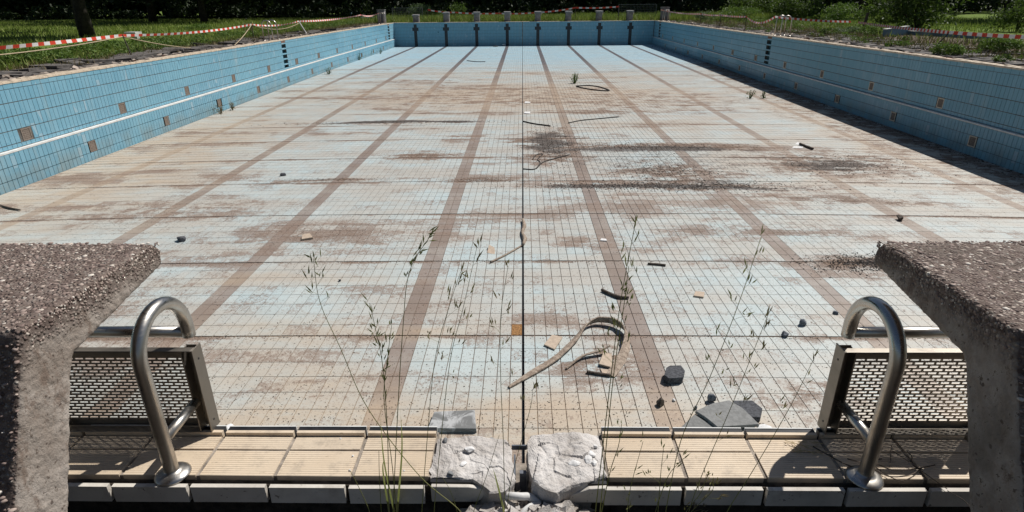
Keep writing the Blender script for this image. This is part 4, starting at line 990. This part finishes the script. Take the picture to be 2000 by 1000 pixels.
# the dark wood behind: one mass
pts = []
def wood_pts(n):
    out = []
    while sum(len(q) for q in out) < n:
        ang = rng.uniform(-.86, .86); rr = rng.uniform(74, 96)+10*abs(math.sin(ang*7))
        if ang > .12 and ang < .55: rr -= rng.uniform(0, 12)
        x = math.tan(ang)*rr*.95; y = rr
        h = rng.uniform(4, 15); rx = rng.uniform(2.5, 5)
        q = blob_points(420, rx, rx, h/2, 30); q[:, 0] += x; q[:, 1] += y; out.append(q)
    return np.concatenate(out)
P_ = wood_pts(90000); V, Fq = leaves(P_, .42)
o = link('dark_wood', npmesh('dark_wood', V, Fq), M_leafD); prop(o, kind='stuff')
q = np.stack([rng.uniform(-115, 115, 42000), rng.uniform(70, 118, 42000), rng.uniform(9, 15, 42000)], 1); q[:, 1] += 2.5*np.sin(q[:, 0]*.5)  # leaf layer above the view, added to keep sun off the ground
V, Fq = leaves(q, .75, upb=2.0); prop(link('canopy_shade_layer', npmesh('canopy_shade_layer', V, Fq), M_leafD), kind='stuff')
u_ = []
for _ in range(170):
    ang = rng.uniform(-.92, .92); rr = rng.uniform(68, 76)/1.0; q = blob_points(150, 1.8, 1.8, rng.uniform(.5, 1.2), 14); q[:, 0] += math.tan(ang)*rr; q[:, 1] += rr; u_.append(q)
V, Fq = leaves(np.concatenate(u_), .22); prop(link('wood_edge_scrub', npmesh('wood_edge_scrub', V, Fq), M_leafD), kind='stuff')
# thick shaded interior of the wood: rows of low undergrowth
u_ = []
for _ in range(420):
    ang = rng.uniform(-.92, .92); rr = rng.uniform(86, 104); q = blob_points(260, 3.2, 3.2, rng.uniform(3, 7), 20); q[:, 0] += math.tan(ang)*rr; q[:, 1] += rr; u_.append(q)
P_ = np.concatenate(u_); V, Fq = leaves(P_, .7); o = link('deep_undergrowth', npmesh('deep_undergrowth', V, Fq), M_leafD); prop(o, kind='stuff')
def tree(loc, h, rad, crown_r, label, n=9000, size=.22, mat=None, cb=.3, lean=0):
    root = empty('tree', loc, label, 'tree'); b = MB()
    tp = [(0, 0, -.1), (lean*.2, 0, h*.12), (lean*.5, .1, h*.3), (lean, .1, h*.6), (lean*1.1, 0, h*.85)]
    b.tube(tp, [rad*1.45, rad, rad*.85, rad*.5, rad*.15], 12)
    for q in range(9):
        a = rng.uniform(0, 6.28); z = h*rng.uniform(.28, .65); L = crown_r*rng.uniform(.6, 1)
        b.tube([(lean*z/h, 0, z), (lean+math.cos(a)*L*.5, math.sin(a)*L*.5, z+L*.25), (lean+math.cos(a)*L, math.sin(a)*L, z+L*.35)], [rad*.35, rad*.2, rad*.06], 6)
    b.build('trunk', M_trunk, root, smooth=True)
    p = blob_points(n, crown_r, crown_r, h*(1-cb)/2, 60, cs=.22); p[:, 2] += h*cb; p[:, 0] += lean
    V, Fq = leaves(p, size); link('crown', npmesh('crown', V, Fq), mat or M_leafD, root)
    return root
tree(gz(172, 73), 13, .27, 5.5, 'dark tree standing on the left lawn, trunk seen against the shade', 12000, .26, cb=.2)
tree(gz(157, 61), 10, .12, 3.5, 'thin tree just behind the dark lawn tree at left', 5000, .24, cb=.3)
for i, (px, py, h, rd, cr, lb) in enumerate(((60, 36, 14, .2, 5, 'slim tree at the far left edge of the wood'), (97, 35, 13, .15, 5, 'second slim trunk in the left part of the wood'), (1612, 25, 14, .14, 5, 'pale thin trunk behind the right bushes, left of two'), (1675, 36, 13, .16, 4.5, 'pale thin trunk behind the right bushes, right of two'), (1965, 40, 14, .28, 6, 'dark thick trunk near the right edge of the picture'), (400, 45, 12, .25, 7, 'wide dark tree overhanging the left lawn'), (300, 44, 13, .3, 7, 'wide dark tree on the left lawn with hanging crown'), (1325, 30, 13, .25, 5, 'tall tree behind the far right pool corner'), (880, 30, 14, .25, 6, 'tall tree behind the far fence left of centre'), (1130, 28, 14, .25, 6, 'tall tree behind the far end right of centre'))):
    tree(gz(px, py), h, rd, cr, lb, 8000, .3, cb=.08 if i in (5, 6) else .22, mat=M_leafD)
# right-hand shrubs in half shade
bush(gz(1790, 62), 1.6, 3.4, 5200, M_leafM, 'tall drooping shrub behind the blue basin at right', size=.10, clumps=50)
bush(gz(1725, 50), 1.7, 1.9, 3000, M_leafM, 'broad green shrub left of the tall drooping one', size=.09)
bush(gz(1560, 42), 2.0, 2.4, 3600, M_leafM, 'broad shrub behind the tape right of the pool', size=.10)
bush(gz(1470, 33), 3.0, 2.5, 4200, M_leafM, 'wide green shrub behind the right rail', size=.12)
bush(gz(1390, 27), 3.0, 2.3, 3600, M_leafM, 'olive shrub behind the right corner pillar', size=.14)
bush(gz(1985, 62), 1.5, 1.7, 3200, M_leafM, 'pale-tipped shrub at the right edge of the picture', size=.07)
bush(gz(1640, 47), 1.5, 1.3, 2500, M_leaf, 'bright low shrub behind the dark stake', size=.07)
bush(gz(1265, 31), 1.8, 1.3, 2200, M_leafM, 'round shrub behind the right fence panel', size=.09)
bush(gz(1215, 31), 1.2, 1.0, 1600, M_leafM, 'small shrub at the left end of the right fence panel', size=.09)
bush(gz(820, 38), 1.2, 1.6, 1800, M_leafP, 'pale feathery shrub behind the first far starting block', size=.08)
bush(gz(895, 38), .8, 1.8, 1200, M_leaf, 'upright green shrub between far starting blocks', size=.08)
bush(gz(850, 37), 1.6, .9, 1800, M_leaf, 'low green weeds clump between the first two far blocks', size=.07)
bush(gz(783, 38), 1.1, .9, 1000, M_leafM, 'low shrub in front of the left fence panel', size=.08)
bush(gz(1440, 42), 1.8, 1.1, 2600, M_leaf, 'yellow-green low shrub behind the right tape', size=.07)
# weeds on the deck
bush(gz(1850, 109), .42, .33, 1500, M_leaf, 'bushy green weed growing on the right deck beside the leaning stake', 'weed', .035)
bush(gz(1950, 104), .55, .5, 1900, M_leaf, 'largest green weed on the right deck near the picture edge', 'weed', .04)
bush(gz(1957, 124), .2, .22, 420, M_leaf, 'small weed at the right coping below the large weed', 'weed', .03)
bush(gz(1765, 92), .3, .2, 420, M_leaf, 'small grassy weed on the right deck', 'weed', .03)
bush(gz(1700, 70), .7, .45, 1300, M_leaf, 'green weed clump left of the blue basin', 'weed', .04)
bush(gz(1655, 66), .6, .35, 900, M_leafP, 'pale weed clump by the dark stake', 'weed', .04)
bush(gz(1620, 68), .5, .3, 700, M_leafM, 'dull weed clump on the right deck', 'weed', .04)
bush(gz(1377, 41), .9, .8, 900, M_leafP, 'white-flowering weed behind the right coping', 'weed', .06)
bush(gz(20, 128), .75, .42, 2600, M_leaf, 'dense nettles at the left picture edge behind the coping', 'weed', .05)
bush(gz(70, 118), .8, .35, 2200, M_leaf, 'green nettles right of the dense patch at left', 'weed', .045)
bush(gz(140, 105), .8, .3, 1900, M_leaf, 'leafy weeds behind the left deck rubble', 'weed', .045)
bush(gz(200, 96), .8, .3, 1600, M_leaf, 'leafy weeds beside the left stake', 'weed', .045)
bush(gz(290, 88), .9, .28, 1500, M_leafM, 'dull weeds below the lawn box at left', 'weed', .045)
bush(gz(388, 60), .8, .45, 900, M_leaf, 'upright weeds on the left lawn edge', 'weed', .05)
bush(gz(485, 66), .35, .6, 400, M_dry, 'tall dry weed at the second left stake', 'weed', .04)
# plants growing on the pool floor
def sprout(px, py, h, n, label, mat=M_leafM, w_=.1):
    c = GF(px, py); root = empty('weed_sprout', c, label, 'weed'); b = MB()
    for q in range(n):
        a = rng.uniform(0, 6.28); l = rng.uniform(.5, 1)*h; x = math.cos(a)*w_*rng.random(); y = math.sin(a)*w_*rng.random()
        b.tube([(x*.3, y*.3, 0), (x, y, l*.6), (x*1.6, y*1.6, l)], [.012, .009, .003], 4)
    b.build('stem', mat, root)
    p = np.stack([rng.normal(0, w_*.7, n*7), rng.normal(0, w_*.7, n*7), rng.uniform(0, h*.8, n*7)], 1); V, Fq = leaves(p, .03)
    link('leaves', npmesh('leaves', V, Fq), mat, root)
sprout(1122, 163, .5, 22, 'single green grass tuft on the floor in the middle distance', M_leaf, .12)
for (px, py, h, lb) in ((432, 222, .35, 'brownish weeds at the foot of the left wall, nearest patch'), (455, 215, .3, 'brownish weeds at the left wall beside the nearest patch'), (642, 145, .4, 'small weed at the left wall foot, middle'), (702, 117, .6, 'tallest weed at the foot of the left wall'), (743, 105, .5, 'weed at the left wall foot near the deep end'), (724, 108, .35, 'small weed before the deep end at the left wall'), (1464, 192, .35, 'thin dark weed on the right floor'), (1491, 192, .3, 'thin green weed right of the dark weed')):
    sprout(px, py, h, 8, lb, M_dry if 'brown' in lb else M_leafM, .15 if h > .3 else .07)
# grass and dry weeds as ground cover
def blades(P, hmin, hmax, wd):
    n = len(P); h = rng.uniform(hmin, hmax, n); a = rng.uniform(0, 6.28, n); l = rng.normal(0, .35, (n, 2))*h[:, None]
    dx = np.cos(a)*wd; dy = np.sin(a)*wd
    V = np.stack([P+np.stack([dx, dy, 0*h], 1), P-np.stack([dx, dy, 0*h], 1), P+np.stack([l[:,0], l[:,1], h], 1)], 1).reshape(-1, 3)
    return V, np.arange(3*n).reshape(n, 3)
n = 70000; x = -12.7-rng.random(n)**1.6*52; y = 9+rng.random(n)*62
P_ = np.stack([x, y, np.full(n, -.05)], 1); keep = np.array([noise.noise(Vector((a*.25, c*.25, 0))) > -.25 for a, c in zip(x, y)]); P_ = P_[keep]
V, Fq = blades(P_, .08, .3, .03); o = link('lawn_grass', npmesh('lawn_grass', V, Fq), M_grass); prop(o, kind='stuff')
n = 26000; x = rng.uniform(-14, 22, n); y = 52.6+rng.random(n)**1.3*16; P_ = np.stack([x, y, np.full(n, -.05)], 1)
V, Fq = blades(P_, .1, .65, .035); o = link('far_end_weeds', npmesh('far_end_weeds', V, Fq), M_grass); prop(o, kind='stuff')
n = 40000; x = 12.6+rng.random(n)**.7*22; y = rng.uniform(10, 66, n); P_ = np.stack([x, y, np.full(n, -.05)], 1)
dens = np.clip((x-13.5)/5+.1, .05, 1)*np.array([noise.noise(Vector((a*.5, c*.5, 2)))*.9+.65 for a, c in zip(x, y)]); dens = np.where((y < 31) & (x < 26), dens*.35, dens); P_ = P_[rng.random(n) < dens]
V, Fq = blades(P_, .05, .32, .025); o = link('right_deck_weeds', npmesh('right_deck_weeds', V, Fq), M_grass); prop(o, kind='stuff')
n = 16000; x = np.concatenate([-11.6-abs(rng.normal(0, 1.0, n//2)), 12+abs(rng.normal(0, 2.6, n//2))]); y = rng.uniform(10, 51, n); P_ = np.stack([x, y, np.full(n, -.05)], 1)
V, Fq = blades(P_, .03, .22, .02); o = link('dry_weeds', npmesh('dry_weeds', V, Fq), M_dry); prop(o, kind='stuff')

u_ = []
def clump(x, y, rx, h, n): 
    q = blob_points(n, rx, rx, h/2, 12, cs=.35); q[:, 0] += x; q[:, 1] += y; q[:, 2] -= .06; u_.append(q)
for _ in range(260): clump(-12.5-abs(rng.normal(0, 1.6)), 11+rng.random()*40, rng.uniform(.2, .55), rng.uniform(.12, .42), 90)
for _ in range(120): clump(14.8+abs(rng.normal(0, 3.5)), 30+rng.random()*21, rng.uniform(.2, .6), rng.uniform(.12, .45), 80)
for _ in range(50): clump(14.0+rng.random()*6, 13+rng.random()*17, rng.uniform(.1, .3), rng.uniform(.06, .16), 50)
for _ in range(60): clump(11.8+rng.random()*2.5, 12+rng.random()*38, rng.uniform(.1, .3), rng.uniform(.08, .25), 60)
for _ in range(150): clump(rng.uniform(-13, 14), 53.2+abs(rng.normal(0, 2.5)), rng.uniform(.3, .8), rng.uniform(.25, .8), 90)
V, Fq = leaves(np.concatenate(u_), .045); prop(link('bank_weeds', npmesh('bank_weeds', V, Fq), M_leaf), kind='stuff')
# ---- tall grasses in the foreground (each stalk measured in the plane it stands in)
def grass(root_px, stalks, label, Y=1.375, thin=.0011):
    c = PY(root_px[0], root_px[1], Y); c.z = -.12
    root = empty('grass_tuft', c, label, 'wild grass', 'tall wild grasses at the near pool edge')
    sm = MB(); sp = []; cen = c
    for st in stalks:
        pix, head, hl, kind = st[:4]; yo = Y+rng.uniform(-.03, .03)
        P = [PY(p[0], p[1], yo)-c for p in pix]
        P = [Vector((P[0].x*1.0, P[0].y, -.0+min(0, P[0].z)))]+P
        S = smoothpath(P, 7); N = len(S)
        if kind == 'blade':
            for q in range(N-1):
                w0 = .0034*math.sin(PI*(.25+.75*q/(N-1))); w1 = .0034*math.sin(PI*(.25+.75*(q+1)/(N-1)))
                sm.add([S[q]+Vector((-w0, .001, 0)), S[q]+Vector((w0, -.001, 0)), S[q+1]+Vector((w1, -.001, 0)), S[q+1]+Vector((-w1, .001, 0))], [(0,1,2,3)])
            continue
        sm.tube(S, [thin*1.45-(thin*.85)*q/N for q in range(N)], 5)
        L = sum((S[q+1]-S[q]).length for q in range(N-1)); acc = 0; nsp = int(head)
        nn_ = max(3, nsp//6) if nsp else 0
        for g in range(nn_):
            t = 1-hl*(g/(nn_-1))**.9; s_ = t*(N-1); i = min(int(s_), N-2); p = S[i].lerp(S[i+1], s_-i)
            d0 = (S[min(i+1, N-1)]-S[i]).normalized(); sg = 1 if g % 2 else -1
            side = Vector((sg*rng.uniform(.5, 1), rng.normal()*.4, 0)).normalized()
            out = (.003 if kind == 'tight' else .026*(.3+(1-t)/hl))*rng.uniform(.5, 1.2) if g else .001
            q0 = p+side*out+d0*out*.7
            if out > .004: sm.tube([p, p.lerp(q0, .5)+Vector((0, 0, .002)), q0], .0004, 3, cap=False)
            for e in range(rng.integers(2, 5)):
                dr = (d0*rng.uniform(.5, 1.2)+side*rng.uniform(-.15, .4)+Vector((rng.normal(0, .18), rng.normal(0, .2), rng.normal(-.1, .2)))).normalized()*rng.uniform(.016, .034)*(1.0 if g < nn_*.8 else .7)
                o0 = q0+Vector((rng.normal(0, .004), rng.normal(0, .004), rng.normal(0, .007)))
                sd = dr.cross(Vector((rng.normal(), rng.normal(), rng.normal()))).normalized()*.0022
                sd2 = sd.cross(dr).normalized()*.0019
                sp.append([o0, o0+dr*.4+sd, o0+dr, o0+dr*.4-sd]); sp.append([o0, o0+dr*.4+sd2, o0+dr, o0+dr*.4-sd2])
    sm.build('stem', M_stalk, root)
    if sp:
        b = MB()
        for q in sp: b.add(q, [(0,1,2,3)])
        b.build('seed_head', M_seedG if label.startswith('green') else M_seed, root)['kind'] = 'stuff'
grass((765, 1000), [([(768, 1000), (776, 820), (787, 640), (800, 530), (842, 458)], 46, .22, 'tight'), ([(760, 1000), (757, 850), (748, 720), (735, 650), (722, 592)], 60, .4, 'tight'),
    ([(900, 1000), (820, 930), (720, 800), (665, 680), (625, 590), (612, 505)], 40, .17, 'open'), ([(775, 1000), (765, 900), (750, 780), (757, 700), (765, 635)], 36, .4, 'tight'),
    ([(770, 1000), (750, 900), (742, 800)], 0, 0, 'blade'), ([(776, 1000), (785, 880), (782, 800)], 0, 0, 'blade'), ([(760, 1000), (748, 920), (751, 895)], 0, 0, 'blade'), ([(722, 1000), (700, 950), (683, 918)], 0, 0, 'x'), ([(745, 1000), (741, 930), (740, 880)], 0, 0, 'x')], 'green and brown grass clump left of centre, its stalks leaning apart')
grass((855, 1000), [([(848, 1000), (862, 850), (880, 700), (905, 600), (932, 480)], 60, .45, 'open'), ([(824, 1000), (835, 850), (850, 700), (880, 590), (900, 530)], 34, .35, 'open'), ([(893, 1000), (880, 960), (866, 935)], 0, 0, 'x'), ([(925, 1000), (950, 930), (975, 850)], 0, 0, 'x')], 'thin grass stalks in front of the left mortar lump', thin=.0009)
grass((985, 1000), [([(986, 1000), (983, 860), (978, 740), (978, 620), (992, 520)], 50, .42, 'open'), ([(984, 1000), (970, 940), (962, 912)], 0, 0, 'blade'), ([(990, 1000), (1000, 930), (1035, 800), (1040, 760)], 16, .2, 'open')], 'single tall grass stalk left of the centre joint', thin=.0009)
grass((1165, 1000), [([(1163, 1000), (1180, 850), (1195, 720), (1212, 590), (1240, 440)], 70, .38, 'open'), ([(1172, 1000), (1185, 860), (1200, 720), (1218, 600), (1228, 520)], 50, .45, 'open'), ([(1175, 1000), (1192, 920), (1208, 870), (1214, 828)], 24, .5, 'tight')], 'green tall grass pair in front of the right mortar lump', thin=.0013)
grass((1240, 1000), [([(1225, 1000), (1232, 950), (1256, 862)], 24, .6, 'tight'), ([(1280, 1000), (1305, 930), (1336, 895)], 40, .7, 'tight'), ([(1300, 1000), (1330, 860), (1385, 740), (1440, 600), (1487, 462)], 60, .4, 'open'), ([(1285, 1000), (1290, 930), (1296, 875)], 18, .4, 'open')], 'green leaning grass clump right of the right mortar lump', thin=.0011)
grass((1345, 1000), [([(1345, 1000), (1370, 930), (1430, 790), (1470, 690), (1500, 615)], 60, .5, 'open'), ([(1340, 1000), (1370, 960), (1380, 925)], 40, .7, 'open'), ([(1350, 1000), (1390, 960), (1392, 935)], 40, .7, 'open'), ([(1420, 1000), (1470, 920), (1540, 800), (1590, 700)], 16, .25, 'open')], 'brown feathery grass clump at the bottom right of centre', thin=.001)
# dry twigs at the right flange
b = MB()
for pix, rd in (([(1588, 872), (1620, 890), (1660, 910), (1700, 915)], .0022), ([(1710, 905), (1745, 918), (1790, 915), (1826, 908)], .002), ([(1700, 910), (1735, 930), (1775, 928), (1800, 915)], .0018), ([(1700, 905), (1740, 932), (1765, 940)], .0015), ([(1738, 914), (1740, 880), (1742, 870)], .0012), ([(1772, 882), (1781, 892), (1778, 905)], .0016), ([(1742, 880), (1765, 895), (1800, 920), (1850, 955)], .0013), ([(1700, 900), (1722, 896)], .002), ([(1655, 896), (1680, 903)], .002), ([(1850, 958), (1880, 975), (1895, 990)], .001)):
    P = [G(p[0], p[1], .006+.012*rng.random()) for p in pix]; b.tube(smoothpath(P, 5) if len(P) > 2 else P, rd, 5)
prop(b.build('dry_twig_tangle', M_bark, rebase=True), 'tangle of thin dark twigs around the right flange on beige tiles', 'twigs')
b = MB()
for _ in range(26):
    p = G(rng.uniform(1530, 1600), rng.uniform(858, 882), .004); a = rng.normal(-.6, .3); b.bar(p, p+Vector((math.cos(a)*.03, math.sin(a)*.03, .004)), .0014)
prop(b.build('dry_grass_wisp', simple('straw', (.45, .36, .2), .8, .2, 9), rebase=True), 'dry straw wisp on the coping left of the right frame', 'straw')

# ================================================================== TAPE, STAKES, RAILS, FAR THINGS
def stake(foot, top, label, rad=.018, mat=None):
    b = MB(); b.tube([foot-Vector((0, 0, .1)), top], rad, 8); return prop(b.build('barrier_stake', mat or M_post, rebase=True), label, 'stake', 'stakes holding the barrier tape')
def tape(A, B, sag, label, wd=.08, per=.2, tw=1.0, thing=None):
    L = (B-A).length; n = max(2, int(round(L/per)))*2; vs = []; fs = []; mi = []
    for i in range(n+1):
        t = i/n; p = A.lerp(B, t); p.z -= sag*4*t*(1-t); a = .1+.3*math.sin(t*7+A.y)*tw; sd = (B-A).normalized().cross(Vector((0, 0, 1)))
        off = Vector((0, 0, 1))*wd/2*math.cos(a)+sd*wd/2*math.sin(a); vs += [p-off, p+off]
    for i in range(n): fs.append((2*i, 2*i+2, 2*i+3, 2*i+1)); mi.append((i//2) % 2)
    c = vs[0].copy(); b = MB(); b.v = [tuple(v-c) for v in vs]; b.f = fs; b.m = mi
    o = b.build('barrier_tape', [M_taper, M_tapew], loc=c); m = o.modifiers.new('s', 'SOLIDIFY'); m.thickness = .001
    return prop(o, label, 'barrier tape', 'red and white barrier tape around the pool')
def rope(A, B, sag, label):
    b = MB(); b.tube([A.lerp(B, t)-Vector((0, 0, sag*4*t*(1-t))) for t in [q/16 for q in range(17)]], .014, 6)
    return prop(b.build('rope', M_rope, rebase=True, smooth=True), label, 'rope', 'ropes along the left deck')
LX = -12.0
def lp(px, z):  # point above the line x = LX seen at column px
    v = ray(px, 40); t = LX/v.x; return Vector((LX, v.y*t, z))
A0 = Vector((LX, 12.2, .55)); A1 = lp(232, .60); A2 = lp(490, .62); A3 = lp(540, .55); A4 = lp(583, .6); A5 = lp(640, .6); A6 = Vector((-11.7, 52.2, .75))
stake(Vector((A1.x+.15, A1.y, -.05)), A1+Vector((0, 0, .03)), 'thin grey stake on the left deck nearest the camera')
stake(Vector((A2.x, A2.y, -.05)), A2+Vector((0, 0, .1)), 'second stake along the left deck with dry weed')
stake(Vector((A4.x+.4, A4.y, -.05)), A4, 'leaning white stake on the left deck', .03, M_tapew)
tape(A0, A1, .02, 'red and white tape sloping from the left picture edge to the nearest stake', .085)
tape(A1, A2, .1, 'long tape span between the first and second left stakes', .075)
tape(A2, A4, .12, 'tape span hanging between second stake and white leaning stake', .07, tw=2)
tape(A4, A6-Vector((0, 6, .05)), .1, 'far left tape span towards the corner pillar', .09, tw=2)
tape(A6-Vector((0, 6, .05)), A6, .15, 'last left tape span ending at the left corner pillar', .09, tw=2)
rope(Vector((LX, 11.5, .45)), A1-Vector((0, 0, .03)), .1, 'tan rope sagging below the first tape span at left')
rope(A1-Vector((0, 0, .03)), Vector((LX+.4, A1.y+3.2, .02)), .05, 'tan rope running down from the nearest left stake to the deck')
rope(Vector((LX+1, A2.y-4.2, .0)), A2, .05, 'tan rope rising from the deck to the second left stake')
rope(A2, A4-Vector((0, 0, .1)), .25, 'tan rope sagging beyond the second left stake')
RF = gz(1810, 104); RT = Vector((11.92, 17.9, .53)); DS = gz(1684, 61)
stake(RF, RT, 'leaning rusty stake on the right deck')
stake(DS, DS+Vector((.1, 0, .86)), 'thick dark stake behind the right deck beside bushes', .07)
DT = DS+Vector((-.4, -.2, .42)); R0 = Vector((11.7, 12.8, .6)); HR = G(1512, 66, 0); HRt = Vector((11.4, HR.y, .72))
tape(R0, RT, .02, 'bright tape from the right picture edge to the leaning stake', .09, tw=.5)
tape(RT, DT, .03, 'long bright tape from the leaning stake to the dark stake', .09, .2, .5)
tape(DT+Vector((-.1, .5, .02)), HRt, .05, 'tape span from the dark stake to the right hand rails', .09, tw=.7)
RS = []
for px, lb in ((1368, 'fourth stake from the hand rails on the right deck'), (1407, 'third stake from the hand rails on the right deck'), (1457, 'second stake on the right deck beyond the hand rails')):
    v = ray(px, 40); t = 11.7/v.x; f = Vector((11.7, v.y*t, -.05)); RS.append(f+Vector((0, 0, .68))); stake(f, RS[-1], lb, .02)
tape(HRt, RS[2], .28, 'sagging tape from the hand rails to the next right stake', .09, tw=2)
tape(RS[2], RS[1], .03, 'tape span between second and third right stakes', .09, tw=2)
tape(RS[1], RS[0], .04, 'tape span between third and fourth right stakes', .09, tw=2)
tape(RS[0], Vector((11.2, 52.3, .8)), .1, 'tape from the fourth right stake to the right corner pillar', .09, tw=2)
# hand rails at the recessed steps
for sign, X, labs in ((-1, XL, ('left pool ladder rails, pair of tall hoops on the left deck', 'far left pair of small ladder rails at the deep end')), (1, XR, ('right pool ladder rails, pair of tall hoops on the right deck', 'far right pair of small ladder rails at the deep end'))):
    for n_, lb in zip((27.45, 49.9), labs):
        root = empty('ladder_rails', (X+sign*.35, n_, 0), lb, 'hand rail', 'hand rails above the recessed steps')
        for dy in (-.3, .3):
            b = MB(); b.tube([(sign*.35, dy, -.02), (sign*.35, dy, .6)]+[(sign*(.35-.2+.2*math.cos(a)), dy, .6+.2*math.sin(a)) for a in [PI*q/10 for q in range(1, 11)]]+[(-sign*.05, dy, .4), (-sign*.05, dy, -.02)], .022, 10)
            b.build('rail', M_steel, root, smooth=True)
            for xx in (sign*.35, -sign*.05):
                b = MB(); b.lathe([(.022, .02), (.06, .005), (.062, 0)], (xx, dy, 0), 14); b.build('flange', M_steel, root, smooth=True)
# far starting blocks
ordn = ['leftmost', 'second', 'third', 'fourth', 'fifth', 'sixth', 'seventh', 'rightmost']
for i, L in enumerate((-8.75,-6.25,-3.75,-1.25,1.25,3.75,6.25,8.75)):
    h = .62 if i == 0 else .78; root = empty('starting_block', (L, Y1+.75, -.02), '%s of the eight grey starting blocks at the far end' % ordn[i] if i in (0, 7) else '%s grey starting block from the left at the far end' % ordn[i], 'starting block', 'far starting blocks')
    b = MB(); b.prism([(-.24, -.22), (.24, -.22), (.24, .3), (-.24, .3)], 0, h-.12, taper=.93); b.build('pedestal', M_farconc, root, bevel=.01)
    b = MB(); b.box((-.27, -.42, h-.118), (.27, .32, h)); o = b.build('platform', M_farconc, root, bevel=.01); o.rotation_euler = (.04, 0, 0)
    b = MB(); b.tube([(.28, -.1, h-.3), (.30, -.16, h-.1), (.28, -.2, h+.02)], .02, 8); b.build('grip', M_steel, root)
for x, lb, cat in ((-11.6, 'tall grey pillar at the far left pool corner', 'pillar'), (11.6, 'tall grey-blue pillar at the far right pool corner', 'pillar')):
    root = empty('concrete_pillar', (x, Y1+.8, -.05), lb, cat); b = MB(); b.box((-.3, -.3, 0), (.3, .3, 1.0)); b.build('shaft', M_farconc, root, bevel=.02)
    b = MB(); b.box((-.33, -.33, 1.002), (.33, .33, 1.05)); b.build('cap', M_farconc, root)
def meshfence(x0, x1, y, h, lb):
    root = empty('fence_panel', ((x0+x1)/2, y, -.05), lb, 'fence'); c = (x0+x1)/2
    b = MB(); b.bar((x0-c, 0, 0), (x0-c, 0, h), .05); b.bar((x1-c, 0, 0), (x1-c, 0, h), .05); b.bar((x0-c, 0, h), (x1-c, 0, h), .04); b.bar((x0-c, 0, .1), (x1-c, 0, .1), .04); b.build('frame', M_galv, root)
    b = MB(); n = int((x1-x0)/.12)
    for q in range(1, n): b.bar((x0-c+(x1-x0)*q/n, 0, .1), (x0-c+(x1-x0)*q/n, 0, h), .012)
    for q in range(1, 6): b.bar((x0-c, 0, .1+(h-.1)*q/6), (x1-c, 0, .1+(h-.1)*q/6), .01)
    b.build('wire_mesh', M_galv, root)
meshfence(-11.2, -8.6, 55.0, 1.15, 'wire mesh fence panel behind the far left corner'); meshfence(8.2, 11.4, 55.0, 1.25, 'wire mesh fence panel behind the far right corner')
FT = [Vector((-7.9, 53.3, .95)), Vector((-5.6, 53.3, .72)), Vector((-2.0, 53.2, .62)), Vector((1.25, 53.2, .66)), Vector((4.4, 53.4, 1.0)), Vector((8.0, 53.4, 1.05))]
flb = ['first tape span behind the far blocks from the left', 'second tape span behind the far blocks from the left', 'middle tape span behind the far blocks', 'rising tape span right of centre behind the far blocks', 'highest tape span at the right behind the far blocks']
for i in range(5): tape(FT[i], FT[i+1], .06, flb[i], .11, .28, .6)
for i, (p, lb) in enumerate(zip(FT, ('far stake left of the first tape span', 'far stake behind the second block', 'far stake behind the middle left block', 'far stake just right of centre', 'far stake behind the sixth block', 'far stake behind the seventh block'))): stake(Vector((p.x, p.y, -.05)), p+Vector((0, 0, .05)), lb, .02)
# blue paddling basin on the right
root = empty('paddling_basin', (19, 27, -.05), 'faded blue walled paddling basin behind the right deck', 'basin')
pA, pB, pC = gz(1728, 72), gz(1772, 68), gz(1940, 78)
b = MB()
for p, q, h0, h1 in ((pA, pB, .28, .34), (pB, pC, .14, .14)):
    dd = (q-p).normalized(); nn = Vector((-dd.y, dd.x, 0))*.12
    b.add([p-root.location, q-root.location, q+nn-root.location, p+nn-root.location]+[v-root.location+Vector((0, 0, hh)) for v, hh in ((p, h0), (q, h1), (q+nn, h1), (p+nn, h0))], [(0,3,2,1),(4,5,6,7),(0,1,5,4),(1,2,6,5),(2,3,7,6),(3,0,4,7)])
b.build('basin_wall', M_bluewall, root)
b = MB()
for p, q, h0, h1 in ((pA, pB, .281, .341), (pB, pC, .141, .141)):
    dd = (q-p).normalized(); nn = Vector((-dd.y, dd.x, 0))*.15; mm = -nn*.2
    vs = [v-root.location+Vector((0, 0, hh)) for v, hh in ((p+mm, h0), (q+mm, h1), (q+nn, h1), (p+nn, h0))]
    b.add(vs+[v+Vector((0, 0, .03)) for v in vs], [(0,3,2,1),(4,5,6,7),(0,1,5,4),(1,2,6,5),(2,3,7,6),(3,0,4,7)])
b.build('basin_cap', M_palecap, root)
# boxes on the lawn
def litterbin(px, py, w_, h_, mat, lb, cat, leg=True):
    c = gz(px, py); root = empty('lawn_box', c, lb, cat); b = MB(); b.box((-w_/2, -w_/2, h_*.75), (w_/2, w_/2, h_)); b.build('top', mat, root, bevel=.01)
    b = MB(); b.box((w_*.05, -w_*.2, 0), (w_*.4, w_*.2, h_*.75-.002)); b.build('leg', mat, root)
litterbin(264, 82, .5, .42, M_palecap, 'grey box on a single leg on the left lawn', 'box'); litterbin(683, 35, .5, .6, M_bluewall, 'small pale post box behind the far left deck', 'box')
b = MB(); b.box((-.7, -.3, 0), (.7, .3, .35)); o = b.build('low_tank', M_bluewall, loc=gz(721, 41.5), bevel=.02); prop(o, 'low pale blue box by the far left pool corner', 'box')
